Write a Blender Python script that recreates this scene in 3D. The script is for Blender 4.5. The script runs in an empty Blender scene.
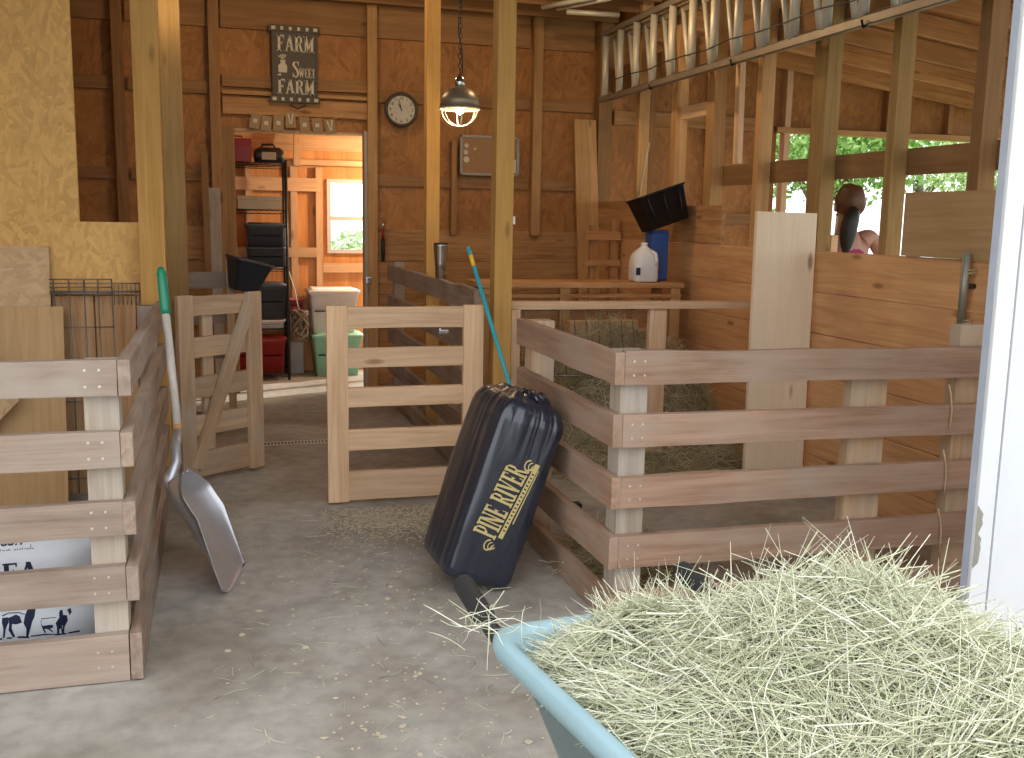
import bpy, bmesh, math, random
import numpy as np
from mathutils import Vector, Matrix, noise
C = bpy.context.scene.collection
S = bpy.context.scene
PI = math.pi
R = math.radians
random.seed(7)

# ------------------------------------------------------------------ camera, light, exposure
F_PX = 1000.0
PITCH, YAW, ROLL = R(9.0136), R(16.4993), .018
EYE = Vector((0, 0, 1.45))
cam = bpy.data.objects.new('camera', bpy.data.cameras.new('camera'))
cam.data.sensor_width = 36
cam.data.lens = 36 * F_PX / 1024
cam.data.clip_start = .05
_c, _s = math.cos, math.sin
_r = Vector((_c(YAW), -_s(YAW), 0)); FWD = Vector((_s(YAW) * _c(PITCH), _c(YAW) * _c(PITCH), -_s(PITCH)))
_u = Vector((_s(YAW) * _s(PITCH), _c(YAW) * _s(PITCH), _c(PITCH)))
RGT, UPV = _r * _c(ROLL) + _u * _s(ROLL), _u * _c(ROLL) - _r * _s(ROLL)
cam.matrix_world = Matrix(((RGT.x, UPV.x, -FWD.x, 0), (RGT.y, UPV.y, -FWD.y, 0), (RGT.z, UPV.z, -FWD.z, EYE.z), (0, 0, 0, 1)))
C.objects.link(cam)
S.camera = cam
S.view_settings.view_transform = 'Standard'
S.view_settings.look = 'None'
S.view_settings.gamma = 1
S.view_settings.use_curve_mapping = False
S.view_settings.exposure = 0.25

world = bpy.data.worlds.new('sky')
S.world = world
world.use_nodes = True
wn = world.node_tree.nodes
wn.clear()
wo = wn.new('ShaderNodeOutputWorld')
wb = wn.new('ShaderNodeBackground')
wb.inputs['Color'].default_value = (.93, .965, 1.0, 1)
wb.inputs['Strength'].default_value = 2.1
world.node_tree.links.new(wb.outputs[0], wo.inputs[0])

sun_d = bpy.data.lights.new('sun', 'SUN')
sun_d.energy = 4.0
sun_d.angle = R(.6)
sun_d.color = (1, .95, .86)
sun = bpy.data.objects.new('sun', sun_d)
sun.rotation_euler = Vector((-.86, -.36, -.56)).to_track_quat('-Z', 'Y').to_euler()
C.objects.link(sun)


# ------------------------------------------------------------------ helpers
def wmat(o):
    m = o.matrix_basis.copy()
    if o.parent:
        m = wmat(o.parent) @ o.matrix_parent_inverse @ m
    return m


def attach(o, parent):
    if parent:
        o.parent = parent
        o.matrix_parent_inverse = wmat(parent).inverted()


def tag(o, label=None, cat=None, group=None, kind=None):
    if label: o['label'] = label
    if cat: o['category'] = cat
    if group: o['group'] = group
    if kind: o['kind'] = kind
    return o


def thing(name, label, cat, loc=(0, 0, 0), group=None, kind=None, rotz=0):
    o = bpy.data.objects.new(name, None)
    o.empty_display_size = .05
    C.objects.link(o)
    o.location = loc
    o.rotation_euler = (0, 0, rotz)
    return tag(o, label, cat, group, kind)


def obj(name, me, mats, parent=None, mtx=None, smooth=False):
    o = bpy.data.objects.new(name, me)
    C.objects.link(o)
    if mats is not None:
        for m in (mats if isinstance(mats, (list, tuple)) else [mats]):
            me.materials.append(m)
    if mtx is not None:
        o.matrix_basis = mtx
    if smooth:
        for p in me.polygons: p.use_smooth = True
    attach(o, parent)
    return o


def from_bm(name, bm, mats, parent=None, mtx=None, smooth=False):
    me = bpy.data.meshes.new(name)
    bm.normal_update()
    bm.to_mesh(me)
    bm.free()
    return obj(name, me, mats, parent, mtx, smooth)


def pydata(name, v, f, mats, parent=None, mtx=None, smooth=False):
    me = bpy.data.meshes.new(name)
    me.from_pydata(v, [], f)
    me.update()
    return obj(name, me, mats, parent, mtx, smooth)


def bx(bm, x0, x1, y0, y1, z0, z1, bev=0, mi=0):
    r = bmesh.ops.create_cube(bm, size=1)
    vs = r['verts']
    for v in vs:
        v.co = Vector(((x0 + x1) / 2 + v.co.x * (x1 - x0), (y0 + y1) / 2 + v.co.y * (y1 - y0), (z0 + z1) / 2 + v.co.z * (z1 - z0)))
    fs = {f for v in vs for f in v.link_faces}
    for f in fs: f.material_index = mi
    if bev:
        es = list({e for v in vs for e in v.link_edges})
        q = bmesh.ops.bevel(bm, geom=es, offset=bev, segments=2, affect='EDGES', profile=.7)
        for f in q['faces']: f.material_index = mi


def box(name, x0, x1, y0, y1, z0, z1, mat, parent=None, bev=.004):
    """box whose own origin is at its centre, long axis = local X when it is a board"""
    c = Vector(((x0 + x1) / 2, (y0 + y1) / 2, (z0 + z1) / 2))
    bm = bmesh.new()
    bx(bm, x0 - c.x, x1 - c.x, y0 - c.y, y1 - c.y, z0 - c.z, z1 - c.z, bev)
    return from_bm(name, bm, mat, parent, Matrix.Translation(c))


def board(name, a, b, w, t, mat, parent=None, up=(0, 0, 1), rough=0, nails=None, nailmat=None, side=-1, bev=.003):
    """board from a to b (centre line), width w along `up`, thickness t; local X runs with the grain"""
    a, b = Vector(a), Vector(b)
    ax = (b - a)
    L = ax.length
    ax.normalize()
    up = Vector(up)
    up = (up - ax * up.dot(ax)).normalized()
    ny = up.cross(ax)
    M = Matrix(((ax.x, ny.x, up.x, 0), (ax.y, ny.y, up.y, 0), (ax.z, ny.z, up.z, 0), (0, 0, 0, 1)))
    M.translation = (a + b) / 2
    bm = bmesh.new()
    bx(bm, -L / 2, L / 2, -t / 2, t / 2, -w / 2, w / 2, min(bev, t * .3))
    if rough:
        n = max(2, int(L / .12))
        for k in range(1, n):
            x = -L / 2 + L * k / n
            bmesh.ops.bisect_plane(bm, geom=bm.verts[:] + bm.edges[:] + bm.faces[:], plane_co=(x, 0, 0), plane_no=(1, 0, 0))
        sx = random.uniform(0, 50)
        for v in bm.verts:
            v.co.z += rough * noise.noise((v.co.x * 3 + sx, math.copysign(3, v.co.z), 0)) * 2
            v.co.y += rough * .4 * noise.noise((v.co.x * 2 + sx, 7, 0)) * 2
            v.co.x += rough * noise.noise((v.co.z * 20 + sx, math.copysign(5, v.co.x), 9))
    if nails:
        for (u, vv) in nails:
            r = bmesh.ops.create_cone(bm, cap_ends=True, segments=8, radius1=.0045, radius2=.004, depth=.0025,
                                      matrix=Matrix.Translation((u * 1.0, side * (t / 2 + .001), vv)) @ Matrix.Rotation(PI / 2, 4, 'X'))
            for f in {f for v in r['verts'] for f in v.link_faces}: f.material_index = 1
    mats = [mat, nailmat] if nails else mat
    return from_bm(name, bm, mats, parent, M)


def tube(bm, pts, r, n=8, mi=0, caps=True):
    pts = [Vector(p) for p in pts]
    rs = r if isinstance(r, (list, tuple)) else [r] * len(pts)
    rings = []
    ref = None
    for i, p in enumerate(pts):
        d = (pts[min(i + 1, len(pts) - 1)] - pts[max(i - 1, 0)]).normalized()
        if ref is None:
            ref = Vector((0, 0, 1)) if abs(d.z) < .9 else Vector((1, 0, 0))
        u = (ref - d * ref.dot(d)).normalized()
        ref = u
        w = d.cross(u)
        rings.append([bm.verts.new(p + (u * math.cos(2 * PI * k / n) + w * math.sin(2 * PI * k / n)) * rs[i]) for k in range(n)])
    for a, b in zip(rings[:-1], rings[1:]):
        for k in range(n):
            f = bm.faces.new((a[k], a[(k + 1) % n], b[(k + 1) % n], b[k]))
            f.material_index = mi
            f.smooth = True
    if caps:
        for rr in (rings[0][::-1], rings[-1]):
            f = bm.faces.new(rr)
            f.material_index = mi


def tube_obj(name, pts, r, mat, parent=None, n=8):
    bm = bmesh.new()
    c = Vector(pts[0])
    tube(bm, [Vector(p) - c for p in pts], r, n)
    return from_bm(name, bm, mat, parent, Matrix.Translation(c))


def lathe(bm, prof, n=24, c=(0, 0, 0), mi=0, cap=True):
    rings = []
    for (r, z) in prof:
        rings.append([bm.verts.new((c[0] + r * math.cos(2 * PI * k / n), c[1] + r * math.sin(2 * PI * k / n), c[2] + z)) for k in range(n)])
    for a, b in zip(rings[:-1], rings[1:]):
        for k in range(n):
            f = bm.faces.new((a[k], a[(k + 1) % n], b[(k + 1) % n], b[k]))
            f.smooth = True
            f.material_index = mi
    if cap:
        for rr in (rings[0][::-1], rings[-1]):
            f = bm.faces.new(rr)
            f.material_index = mi


def prism(bm, pts2, fn, thick, mi=0):
    """polygon in (u,v) mapped by fn(u, v, depth)"""
    lo = [bm.verts.new(fn(u, v, 0)) for u, v in pts2]
    hi = [bm.verts.new(fn(u, v, thick)) for u, v in pts2]
    n = len(pts2)
    for f in ([bm.faces.new(hi)] + [bm.faces.new(lo[::-1])] + [bm.faces.new((lo[i], lo[(i + 1) % n], hi[(i + 1) % n], hi[i])) for i in range(n)]):
        f.material_index = mi


# slab-serif letters drawn with strokes on a 0..1 high grid
def letter_strokes(ch):
    T, t = .2, .1
    st = lambda x, y0=0, y1=1: [(x, y0, x, y1, T)]
    sf = lambda x, y, w=.19: [(x - w, y, x + w, y, .07)]
    L = {
        'F': (.6, st(.18) + sf(.18, .035) + [(.03, .95, .6, .95, t), (.2, .52, .46, .52, t), (.57, .95, .57, .78, .06), (.44, .62, .44, .42, .05)]),
        'A': (.72, [(.1, 0, .36, 1, t), (.36, 1, .6, 0, T), (.2, .33, .5, .33, .08)] + sf(.1, .035, .12) + sf(.6, .035, .15)),
        'R': (.7, st(.18) + sf(.18, .035) + [(.03, .95, .42, .95, t), (.42, .95, .54, .87, .14), (.54, .87, .54, .62, .17), (.54, .62, .42, .53, .14), (.2, .52, .42, .52, t), (.4, .52, .6, .03, .17), (.55, .035, .74, .035, .07)]),
        'M': (.86, [(.14, 0, .14, 1, t), (.16, 1, .4, .08, T), (.4, .08, .66, 1, t), (.68, 0, .68, 1, T)] + sf(.14, .035, .13) + sf(.68, .035) + sf(.08, .965, .1) + sf(.74, .965, .1)),
        'S': (.55, [(.46, .82, .34, .95, .1), (.34, .95, .18, .92, .12), (.18, .92, .1, .74, .17), (.1, .74, .4, .42, .19), (.4, .42, .46, .2, .17), (.46, .2, .36, .05, .12), (.36, .05, .18, .05, .1), (.18, .05, .07, .22, .1), (.48, .98, .48, .7, .05), (.06, 0, .06, .28, .05)]),
        'W': (.92, [(.1, 1, .28, 0, T), (.28, 0, .46, .9, t), (.44, 1, .62, 0, T), (.62, 0, .8, 1, t)] + sf(.1, .965, .13) + sf(.8, .965, .11)),
        'E': (.62, st(.18) + [(.03, .95, .58, .95, t), (.03, .05, .6, .05, t), (.2, .5, .44, .5, t), (.55, .95, .55, .76, .06), (.57, .05, .57, .25, .06), (.42, .6, .42, .4, .05)]),
        'T': (.6, st(.3) + sf(.3, .035) + [(.03, .95, .57, .95, t), (.06, .95, .06, .74, .06), (.54, .95, .54, .74, .06)]),
        'P': (.64, st(.18) + sf(.18, .035) + [(.03, .95, .42, .95, t), (.42, .95, .55, .86, .14), (.55, .86, .55, .6, .17), (.55, .6, .42, .49, .14), (.2, .48, .42, .48, t)]),
        'I': (.38, st(.19) + sf(.19, .035) + sf(.19, .965)),
        'N': (.74, [(.12, 0, .12, 1, t), (.12, 1, .58, 0, T), (.6, 0, .6, 1, t)] + sf(.12, .035, .12) + sf(.06, .965, .12) + sf(.6, .965, .12)),
        'V': (.7, [(.1, 1, .34, 0, T), (.34, 0, .58, 1, t)] + sf(.1, .965, .14) + sf(.58, .965, .12)),
        'L': (.58, st(.18) + sf(.18, .965) + [(.03, .05, .56, .05, t), (.54, .05, .54, .28, .06)]),
        ' ': (.3, []),
    }
    return L[ch]


def word_polys(text, h, gap=.06, xs=1.0):
    """list of quads in (u,v) for the word, height h, starting at u=0; returns (quads, width)"""
    u = 0
    out = []
    for ch in text:
        w, st = letter_strokes(ch)
        for (x0, y0, x1, y1, th) in st:
            d = Vector((x1 - x0, y1 - y0))
            if d.length < 1e-4: continue
            if abs(d.x) > abs(d.y) * 6:
                n = Vector((0, th / 2))
            else:
                n = Vector((th / 2, 0))
            q = [(x0 - n.x, y0 - n.y), (x1 - n.x, y1 - n.y), (x1 + n.x, y1 + n.y), (x0 + n.x, y0 + n.y)]
            out.append([((u + a * xs) * h, min(max(b, 0), 1) * h) for a, b in q])
        u += (w + gap) * xs
    return out, (u - gap * xs) * h


def dup(root):
    def cp(o, par):
        c = o.copy()
        C.objects.link(c)
        if par:
            c.parent = par
            c.matrix_parent_inverse = o.matrix_parent_inverse.copy()
        for ch in [k for k in bpy.data.objects if k.parent == o]:
            cp(ch, c)
        return c
    return cp(root, None)


# ------------------------------------------------------------------ materials
def newmat(name):
    m = bpy.data.materials.new(name)
    m.use_nodes = True
    nt = m.node_tree
    b = nt.nodes['Principled BSDF']
    return m, nt, b


def plain(name, col, rough=.6, metal=0, noise_amt=.08, scale=12, **kw):
    m, nt, b = newmat(name)
    N, Lk = nt.nodes, nt.links
    tc = N.new('ShaderNodeTexCoord')
    nz = N.new('ShaderNodeTexNoise')
    nz.inputs['Scale'].default_value = scale
    nz.inputs['Detail'].default_value = 4
    Lk.new(tc.outputs['Object'], nz.inputs['Vector'])
    mx = N.new('ShaderNodeMix'); mx.data_type = 'RGBA'
    c = Vector(col)
    mx.inputs['A'].default_value = (*(c * (1 - noise_amt * 2)), 1)
    mx.inputs['B'].default_value = (*[min(1, x * (1 + noise_amt * 2)) for x in c], 1)
    Lk.new(nz.outputs[0], mx.inputs['Factor'])
    Lk.new(mx.outputs['Result'], b.inputs['Base Color'])
    b.inputs['Roughness'].default_value = rough
    b.inputs['Metallic'].default_value = metal
    for k, v in kw.items():
        b.inputs[k.replace('_', ' ')].default_value = v
    return m


def wood(name, dark, light, knot=None, rough=.75, fine=1.0, dust=None, bump=.25, contrast=1.0, along='X'):
    m, nt, b = newmat(name)
    N, Lk = nt.nodes, nt.links
    tc = N.new('ShaderNodeTexCoord')
    oi = N.new('ShaderNodeObjectInfo')
    sc = N.new('ShaderNodeVectorMath'); sc.operation = 'SCALE'
    cb = N.new('ShaderNodeCombineXYZ')
    for i in range(3):
        mm = N.new('ShaderNodeMath'); mm.operation = 'MULTIPLY'; mm.inputs[1].default_value = (37, 53, 29)[i]
        Lk.new(oi.outputs['Random'], mm.inputs[0]); Lk.new(mm.outputs[0], cb.inputs[i])
    ad = N.new('ShaderNodeVectorMath'); ad.operation = 'ADD'
    Lk.new(tc.outputs['Object'], ad.inputs[0]); Lk.new(cb.outputs[0], ad.inputs[1])

    def nz(scale, detail=3, dist=0, sv=None):
        mp = N.new('ShaderNodeMapping')
        s3 = sv
        if along == 'Z': s3 = (sv[1], sv[2], sv[0])
        if along == 'Y': s3 = (sv[2], sv[0], sv[1])
        mp.inputs['Scale'].default_value = s3
        Lk.new(ad.outputs[0], mp.inputs[0])
        n = N.new('ShaderNodeTexNoise')
        n.inputs['Scale'].default_value = scale
        n.inputs['Detail'].default_value = detail
        n.inputs['Distortion'].default_value = dist
        Lk.new(mp.outputs[0], n.inputs['Vector'])
        return n.outputs[0]
    g1 = nz(1, 4, 1.2, (1.3, 22, 22))
    g2 = nz(1, 3, .2, (5 * fine, 170 * fine, 170 * fine))
    g3 = nz(1, 2, .5, (2.2, 3, 3))
    a = N.new('ShaderNodeMath'); a.operation = 'MULTIPLY'; a.inputs[1].default_value = .55
    Lk.new(g1, a.inputs[0])
    c2 = N.new('ShaderNodeMath'); c2.operation = 'MULTIPLY_ADD'; c2.inputs[1].default_value = .25
    Lk.new(g2, c2.inputs[0]); Lk.new(a.outputs[0], c2.inputs[2])
    c3 = N.new('ShaderNodeMath'); c3.operation = 'MULTIPLY_ADD'; c3.inputs[1].default_value = .3
    Lk.new(g3, c3.inputs[0]); Lk.new(c2.outputs[0], c3.inputs[2])
    cr = N.new('ShaderNodeMapRange')
    cr.inputs['From Min'].default_value = .55 - .2 / contrast
    cr.inputs['From Max'].default_value = .55 + .2 / contrast
    Lk.new(c3.outputs[0], cr.inputs[0])
    mx = N.new('ShaderNodeMix'); mx.data_type = 'RGBA'
    mx.inputs['A'].default_value = (*dark, 1); mx.inputs['B'].default_value = (*light, 1)
    Lk.new(cr.outputs[0], mx.inputs['Factor'])
    # per-board tone
    hv = N.new('ShaderNodeHueSaturation')
    mr = N.new('ShaderNodeMapRange'); mr.inputs['To Min'].default_value = .86; mr.inputs['To Max'].default_value = 1.14
    Lk.new(oi.outputs['Random'], mr.inputs[0]); Lk.new(mr.outputs[0], hv.inputs['Value'])
    Lk.new(mx.outputs['Result'], hv.inputs['Color'])
    col = hv.outputs[0]
    # knots
    mp = N.new('ShaderNodeMapping')
    kv = (1.6, 5, 5)
    if along == 'Z': kv = (5, 5, 1.6)
    if along == 'Y': kv = (5, 1.6, 5)
    mp.inputs['Scale'].default_value = kv
    Lk.new(ad.outputs[0], mp.inputs[0])
    vo = N.new('ShaderNodeTexVoronoi'); vo.inputs['Scale'].default_value = 1.2
    Lk.new(mp.outputs[0], vo.inputs['Vector'])
    km = N.new('ShaderNodeMapRange'); km.inputs['From Min'].default_value = .05; km.inputs['From Max'].default_value = .12
    km.inputs['To Min'].default_value = .75; km.inputs['To Max'].default_value = 0
    Lk.new(vo.outputs['Distance'], km.inputs[0])
    mk = N.new('ShaderNodeMix'); mk.data_type = 'RGBA'
    k = knot or tuple(x * .45 for x in dark)
    mk.inputs['B'].default_value = (*k, 1)
    Lk.new(km.outputs[0], mk.inputs['Factor']); Lk.new(col, mk.inputs['A'])
    col = mk.outputs['Result']
    if dust:
        dn = nz(1, 5, .3, (3, 6, 6))
        dm = N.new('ShaderNodeMapRange'); dm.inputs['From Min'].default_value = .42; dm.inputs['From Max'].default_value = .72
        dm.inputs['To Max'].default_value = .8
        Lk.new(dn, dm.inputs[0])
        md = N.new('ShaderNodeMix'); md.data_type = 'RGBA'
        md.inputs['B'].default_value = (*dust, 1)
        Lk.new(dm.outputs[0], md.inputs['Factor']); Lk.new(col, md.inputs['A'])
        col = md.outputs['Result']
    Lk.new(col, b.inputs['Base Color'])
    b.inputs['Roughness'].default_value = rough
    b.inputs['Specular IOR Level'].default_value = .25
    bp = N.new('ShaderNodeBump'); bp.inputs['Strength'].default_value = bump; bp.inputs['Distance'].default_value = .004
    Lk.new(c3.outputs[0], bp.inputs['Height']); Lk.new(bp.outputs[0], b.inputs['Normal'])
    return m


def osb(name, dark, light, scale=1.7):
    m, nt, b = newmat(name)
    N, Lk = nt.nodes, nt.links
    tc = N.new('ShaderNodeTexCoord')
    prev = None
    for i, (ang, sv) in enumerate(((20, (8, 8, 30)), (-50, (7, 7, 26)), (80, (9, 9, 34)))):
        mp = N.new('ShaderNodeMapping')
        mp0 = N.new('ShaderNodeMapping')
        mp0.inputs['Rotation'].default_value = (0, R(ang), 0)
        Lk.new(tc.outputs['Object'], mp0.inputs[0])
        mp.inputs['Scale'].default_value = tuple(s * scale for s in sv)
        mp.inputs['Location'].default_value = (i * 3.1, i, i * 1.7)
        Lk.new(mp0.outputs[0], mp.inputs[0])
        nd = N.new('ShaderNodeTexNoise'); nd.inputs['Scale'].default_value = .9
        Lk.new(mp.outputs[0], nd.inputs['Vector'])
        mv = N.new('ShaderNodeMix'); mv.data_type = 'VECTOR'; mv.inputs['Factor'].default_value = .25
        Lk.new(mp.outputs[0], mv.inputs['A']); Lk.new(nd.outputs['Color'], mv.inputs['B'])
        vo = N.new('ShaderNodeTexVoronoi'); vo.inputs['Scale'].default_value = 1
        Lk.new(mv.outputs['Result'], vo.inputs['Vector'])
        sp = N.new('ShaderNodeSeparateColor')
        Lk.new(vo.outputs['Color'], sp.inputs[0])
        if prev is None:
            prev = sp.outputs[0]
        else:
            mx = N.new('ShaderNodeMix')
            th = N.new('ShaderNodeMath'); th.operation = 'GREATER_THAN'; th.inputs[1].default_value = .55
            Lk.new(sp.outputs[1], th.inputs[0])
            Lk.new(th.outputs[0], mx.inputs['Factor']); Lk.new(prev, mx.inputs['A']); Lk.new(sp.outputs[0], mx.inputs['B'])
            prev = mx.outputs['Result']
    big = N.new('ShaderNodeTexNoise'); big.inputs['Scale'].default_value = 2.5; big.inputs['Detail'].default_value = 5
    Lk.new(tc.outputs['Object'], big.inputs['Vector'])
    ad = N.new('ShaderNodeMath'); ad.operation = 'MULTIPLY_ADD'; ad.inputs[1].default_value = .34
    Lk.new(prev, ad.inputs[0])
    b2 = N.new('ShaderNodeMath'); b2.operation = 'MULTIPLY'; b2.inputs[1].default_value = .62
    Lk.new(big.outputs[0], b2.inputs[0]); Lk.new(b2.outputs[0], ad.inputs[2])
    mx = N.new('ShaderNodeMix'); mx.data_type = 'RGBA'
    mx.inputs['A'].default_value = (*dark, 1); mx.inputs['B'].default_value = (*light, 1)
    Lk.new(ad.outputs[0], mx.inputs['Factor'])
    Lk.new(mx.outputs['Result'], b.inputs['Base Color'])
    b.inputs['Roughness'].default_value = .65
    b.inputs['Specular IOR Level'].default_value = .3
    bp = N.new('ShaderNodeBump'); bp.inputs['Strength'].default_value = .3; bp.inputs['Distance'].default_value = .003
    Lk.new(prev, bp.inputs['Height']); Lk.new(bp.outputs[0], b.inputs['Normal'])
    return m


def concrete(name):
    m, nt, b = newmat(name)
    N, Lk = nt.nodes, nt.links
    tc = N.new('ShaderNodeTexCoord')
    def nz(s, d, dist=0):
        n = N.new('ShaderNodeTexNoise'); n.inputs['Scale'].default_value = s; n.inputs['Detail'].default_value = d; n.inputs['Distortion'].default_value = dist
        Lk.new(tc.outputs['Object'], n.inputs['Vector']); return n.outputs[0]
    mx = N.new('ShaderNodeMix'); mx.data_type = 'RGBA'
    mx.inputs['A'].default_value = (.26, .225, .18, 1); mx.inputs['B'].default_value = (.44, .415, .375, 1)
    mr = N.new('ShaderNodeMapRange'); mr.inputs['From Min'].default_value = .3; mr.inputs['From Max'].default_value = .68
    Lk.new(nz(1.7, 8, .6), mr.inputs[0]); Lk.new(mr.outputs[0], mx.inputs['Factor'])
    m2 = N.new('ShaderNodeMix'); m2.data_type = 'RGBA'; m2.blend_type = 'MULTIPLY'; m2.inputs['Factor'].default_value = .5
    cr = N.new('ShaderNodeMapRange'); cr.inputs['From Min'].default_value = .35; cr.inputs['From Max'].default_value = .6
    cr.inputs['To Min'].default_value = .72; cr.inputs['To Max'].default_value = 1.15
    Lk.new(nz(14, 6), cr.inputs[0])
    cc = N.new('ShaderNodeCombineColor')
    for i in range(3): Lk.new(cr.outputs[0], cc.inputs[i])
    Lk.new(mx.outputs['Result'], m2.inputs['A']); Lk.new(cc.outputs[0], m2.inputs['B'])
    # dry dust and fine wood dust specks
    vz = N.new('ShaderNodeTexNoise'); vz.inputs['Scale'].default_value = 90; vz.inputs['Detail'].default_value = 2
    Lk.new(tc.outputs['Object'], vz.inputs['Vector'])
    sp = N.new('ShaderNodeMapRange'); sp.inputs['From Min'].default_value = .68; sp.inputs['From Max'].default_value = .74; sp.inputs['To Max'].default_value = .55
    Lk.new(vz.outputs[0], sp.inputs[0])
    m3 = N.new('ShaderNodeMix'); m3.data_type = 'RGBA'; m3.inputs['B'].default_value = (.5, .44, .34, 1)
    Lk.new(sp.outputs[0], m3.inputs['Factor']); Lk.new(m2.outputs['Result'], m3.inputs['A'])
    Lk.new(m3.outputs['Result'], b.inputs['Base Color'])
    b.inputs['Roughness'].default_value = .8
    bp = N.new('ShaderNodeBump'); bp.inputs['Strength'].default_value = .25; bp.inputs['Distance'].default_value = .01
    Lk.new(nz(30, 5), bp.inputs['Height']); Lk.new(bp.outputs[0], b.inputs['Normal'])
    return m


def glow(name, col, s):
    m, nt, b = newmat(name)
    b.inputs['Base Color'].default_value = (*col, 1)
    b.inputs['Emission Color'].default_value = (*col, 1)
    b.inputs['Emission Strength'].default_value = s
    return m


def strand(name, dark, light, trans=.25):
    m, nt, b = newmat(name)
    N, Lk = nt.nodes, nt.links
    at = N.new('ShaderNodeAttribute'); at.attribute_name = 'tint'
    cr = N.new('ShaderNodeValToRGB')
    cr.color_ramp.elements[0].color = (*dark, 1)
    cr.color_ramp.elements[1].color = (*light, 1)
    e = cr.color_ramp.elements.new(.5); e.color = (*[(a + c) / 2 * k for a, c, k in zip(dark, light, (.98, 1.06, .9))], 1)
    Lk.new(at.outputs['Fac'], cr.inputs[0])
    Lk.new(cr.outputs[0], b.inputs['Base Color'])
    b.inputs['Roughness'].default_value = .55
    b.inputs['Specular IOR Level'].default_value = .3
    return m


M = {}
M['pen'] = wood('weathered_rail', (.17, .115, .082), (.40, .30, .235), dust=(.37, .31, .26), bump=.5)
M['penpost'] = wood('weathered_post', (.27, .21, .16), (.50, .42, .335), dust=(.44, .41, .37), bump=.4, along='X')
M['penred'] = wood('red_brown_rail', (.21, .12, .075), (.44, .285, .20), dust=(.38, .29, .225), bump=.5)
M['gate'] = wood('fresh_pine', (.50, .30, .16), (.80, .56, .36), knot=(.26, .14, .07), bump=.15)
M['gateold'] = wood('dusty_pine', (.36, .22, .12), (.64, .45, .28), dust=(.46, .39, .31), bump=.25)
M['post'] = wood('yellow_post', (.41, .215, .055), (.62, .355, .11), knot=(.2, .1, .03), bump=.15)
M['postdark'] = wood('brown_post', (.26, .15, .05), (.44, .28, .11), knot=(.12, .06, .02), bump=.15)
M['stud'] = wood('stud_wood', (.36, .19, .07), (.60, .35, .15), bump=.15)
M['studdark'] = wood('dark_stud_wood', (.19, .10, .04), (.33, .18, .075), bump=.15)
M['girt'] = wood('girt_wood', (.24, .115, .045), (.42, .225, .095), bump=.15)
M['plank'] = wood('orange_plank', (.32, .15, .055), (.60, .33, .14), knot=(.14, .06, .02), bump=.3, contrast=1.3)
M['plankY'] = wood('orange_plank_long', (.36, .165, .06), (.68, .38, .165), knot=(.14, .06, .02), bump=.3, contrast=1.4)
M['tallboard'] = wood('pale_board', (.74, .57, .38), (.90, .76, .57), knot=(.2, .12, .07), bump=.06, contrast=.6)
M['ply'] = wood('plywood', (.38, .23, .10), (.60, .40, .21), bump=.1, contrast=.8)
M['orangewall'] = wood('lit_boards', (.50, .22, .075), (.80, .43, .19), bump=.2, along='Z')
M['siding'] = wood('siding_boards', (.36, .19, .085), (.66, .41, .21), bump=.3, contrast=1.3, along='Z')
M['osb'] = osb('osb_sheet', (.40, .22, .065), (.84, .49, .165), 2.2)
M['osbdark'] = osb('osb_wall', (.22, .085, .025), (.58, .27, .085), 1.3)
M['osbpale'] = osb('osb_pale_sheet', (.38, .23, .11), (.70, .50, .28), 2.2)
M['concrete'] = concrete('concrete_floor')
M['screw'] = plain('screw_metal', (.62, .60, .56), .35, .6, 0)
M['galv'] = plain('galvanised_wire', (.22, .20, .18), .5, .6)
M['alu'] = plain('aluminium', (.55, .56, .60), .42, .75, .05)
M['rungs'] = plain('ladder_aluminium', (.62, .58, .47), .5, .3, .05)
M['railm'] = plain('ladder_rail_aluminium', (.30, .25, .19), .45, .5, .1)
M['steel'] = plain('steel', (.55, .55, .56), .22, 1, .05)
M['darkmetal'] = plain('dark_metal', (.05, .045, .04), .5, .6)
M['black'] = plain('black_plastic', (.012, .013, .015), .45)
M['rubber'] = plain('black_rubber', (.018, .018, .02), .6)
M['blackbag'] = plain('black_film', (.012, .016, .026), .26, 0, .1, Specular_IOR_Level=.6)
M['brownbag'] = M['blackbag']
M['gold'] = plain('gold_print', (.52, .41, .17), .5)
M['teal'] = plain('teal_plastic', (.03, .42, .50), .35, 0, .02)
M['yellow'] = plain('yellow_sticker', (.85, .50, .03), .5)
M['green'] = plain('green_plastic', (.01, .22, .12), .35, 0, .05)
M['handle'] = plain('fibreglass_handle', (.54, .49, .43), .5, 0, .12, 30)
M['barrow'] = plain('blue_tray_plastic', (.30, .45, .50), .5, 0, .04)
M['white'] = plain('white_paint', (.64, .65, .67), .45, 0, .02)
M['greyblue'] = plain('grey_blue_edge', (.38, .42, .50), .5)
M['whitep'] = plain('white_plastic', (.80, .80, .80), .4, 0, .03)
M['bagwhite'] = plain('white_woven_bag', (.84, .88, .95), .45, 0, .04)
M['navy'] = plain('navy_print', (.012, .018, .06), .5)
M['cream'] = plain('cream_paint', (.58, .52, .40), .6)
M['signbrown'] = plain('sign_brown', (.07, .052, .035), .6)
M['tag'] = plain('tan_tag', (.34, .22, .11), .7)
M['cork'] = plain('cork', (.36, .19, .09), .8, 0, .1, 60)
M['framegrey'] = plain('grey_frame', (.30, .29, .24), .45, .4)
M['lampshade'] = plain('brown_grey_enamel', (.30, .25, .17), .4, .5)
M['lampcage'] = plain('white_enamel', (.85, .75, .58), .4, 0, .03)
M['bulb'] = glow('lamp_bulb', (1, .78, .48), 9)
M['red'] = plain('red_plastic', (.28, .02, .02), .45)
M['pink'] = plain('pink_plastic', (.75, .16, .18), .5)
M['greybin'] = plain('dark_grey_bin', (.05, .06, .075), .4)
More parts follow.
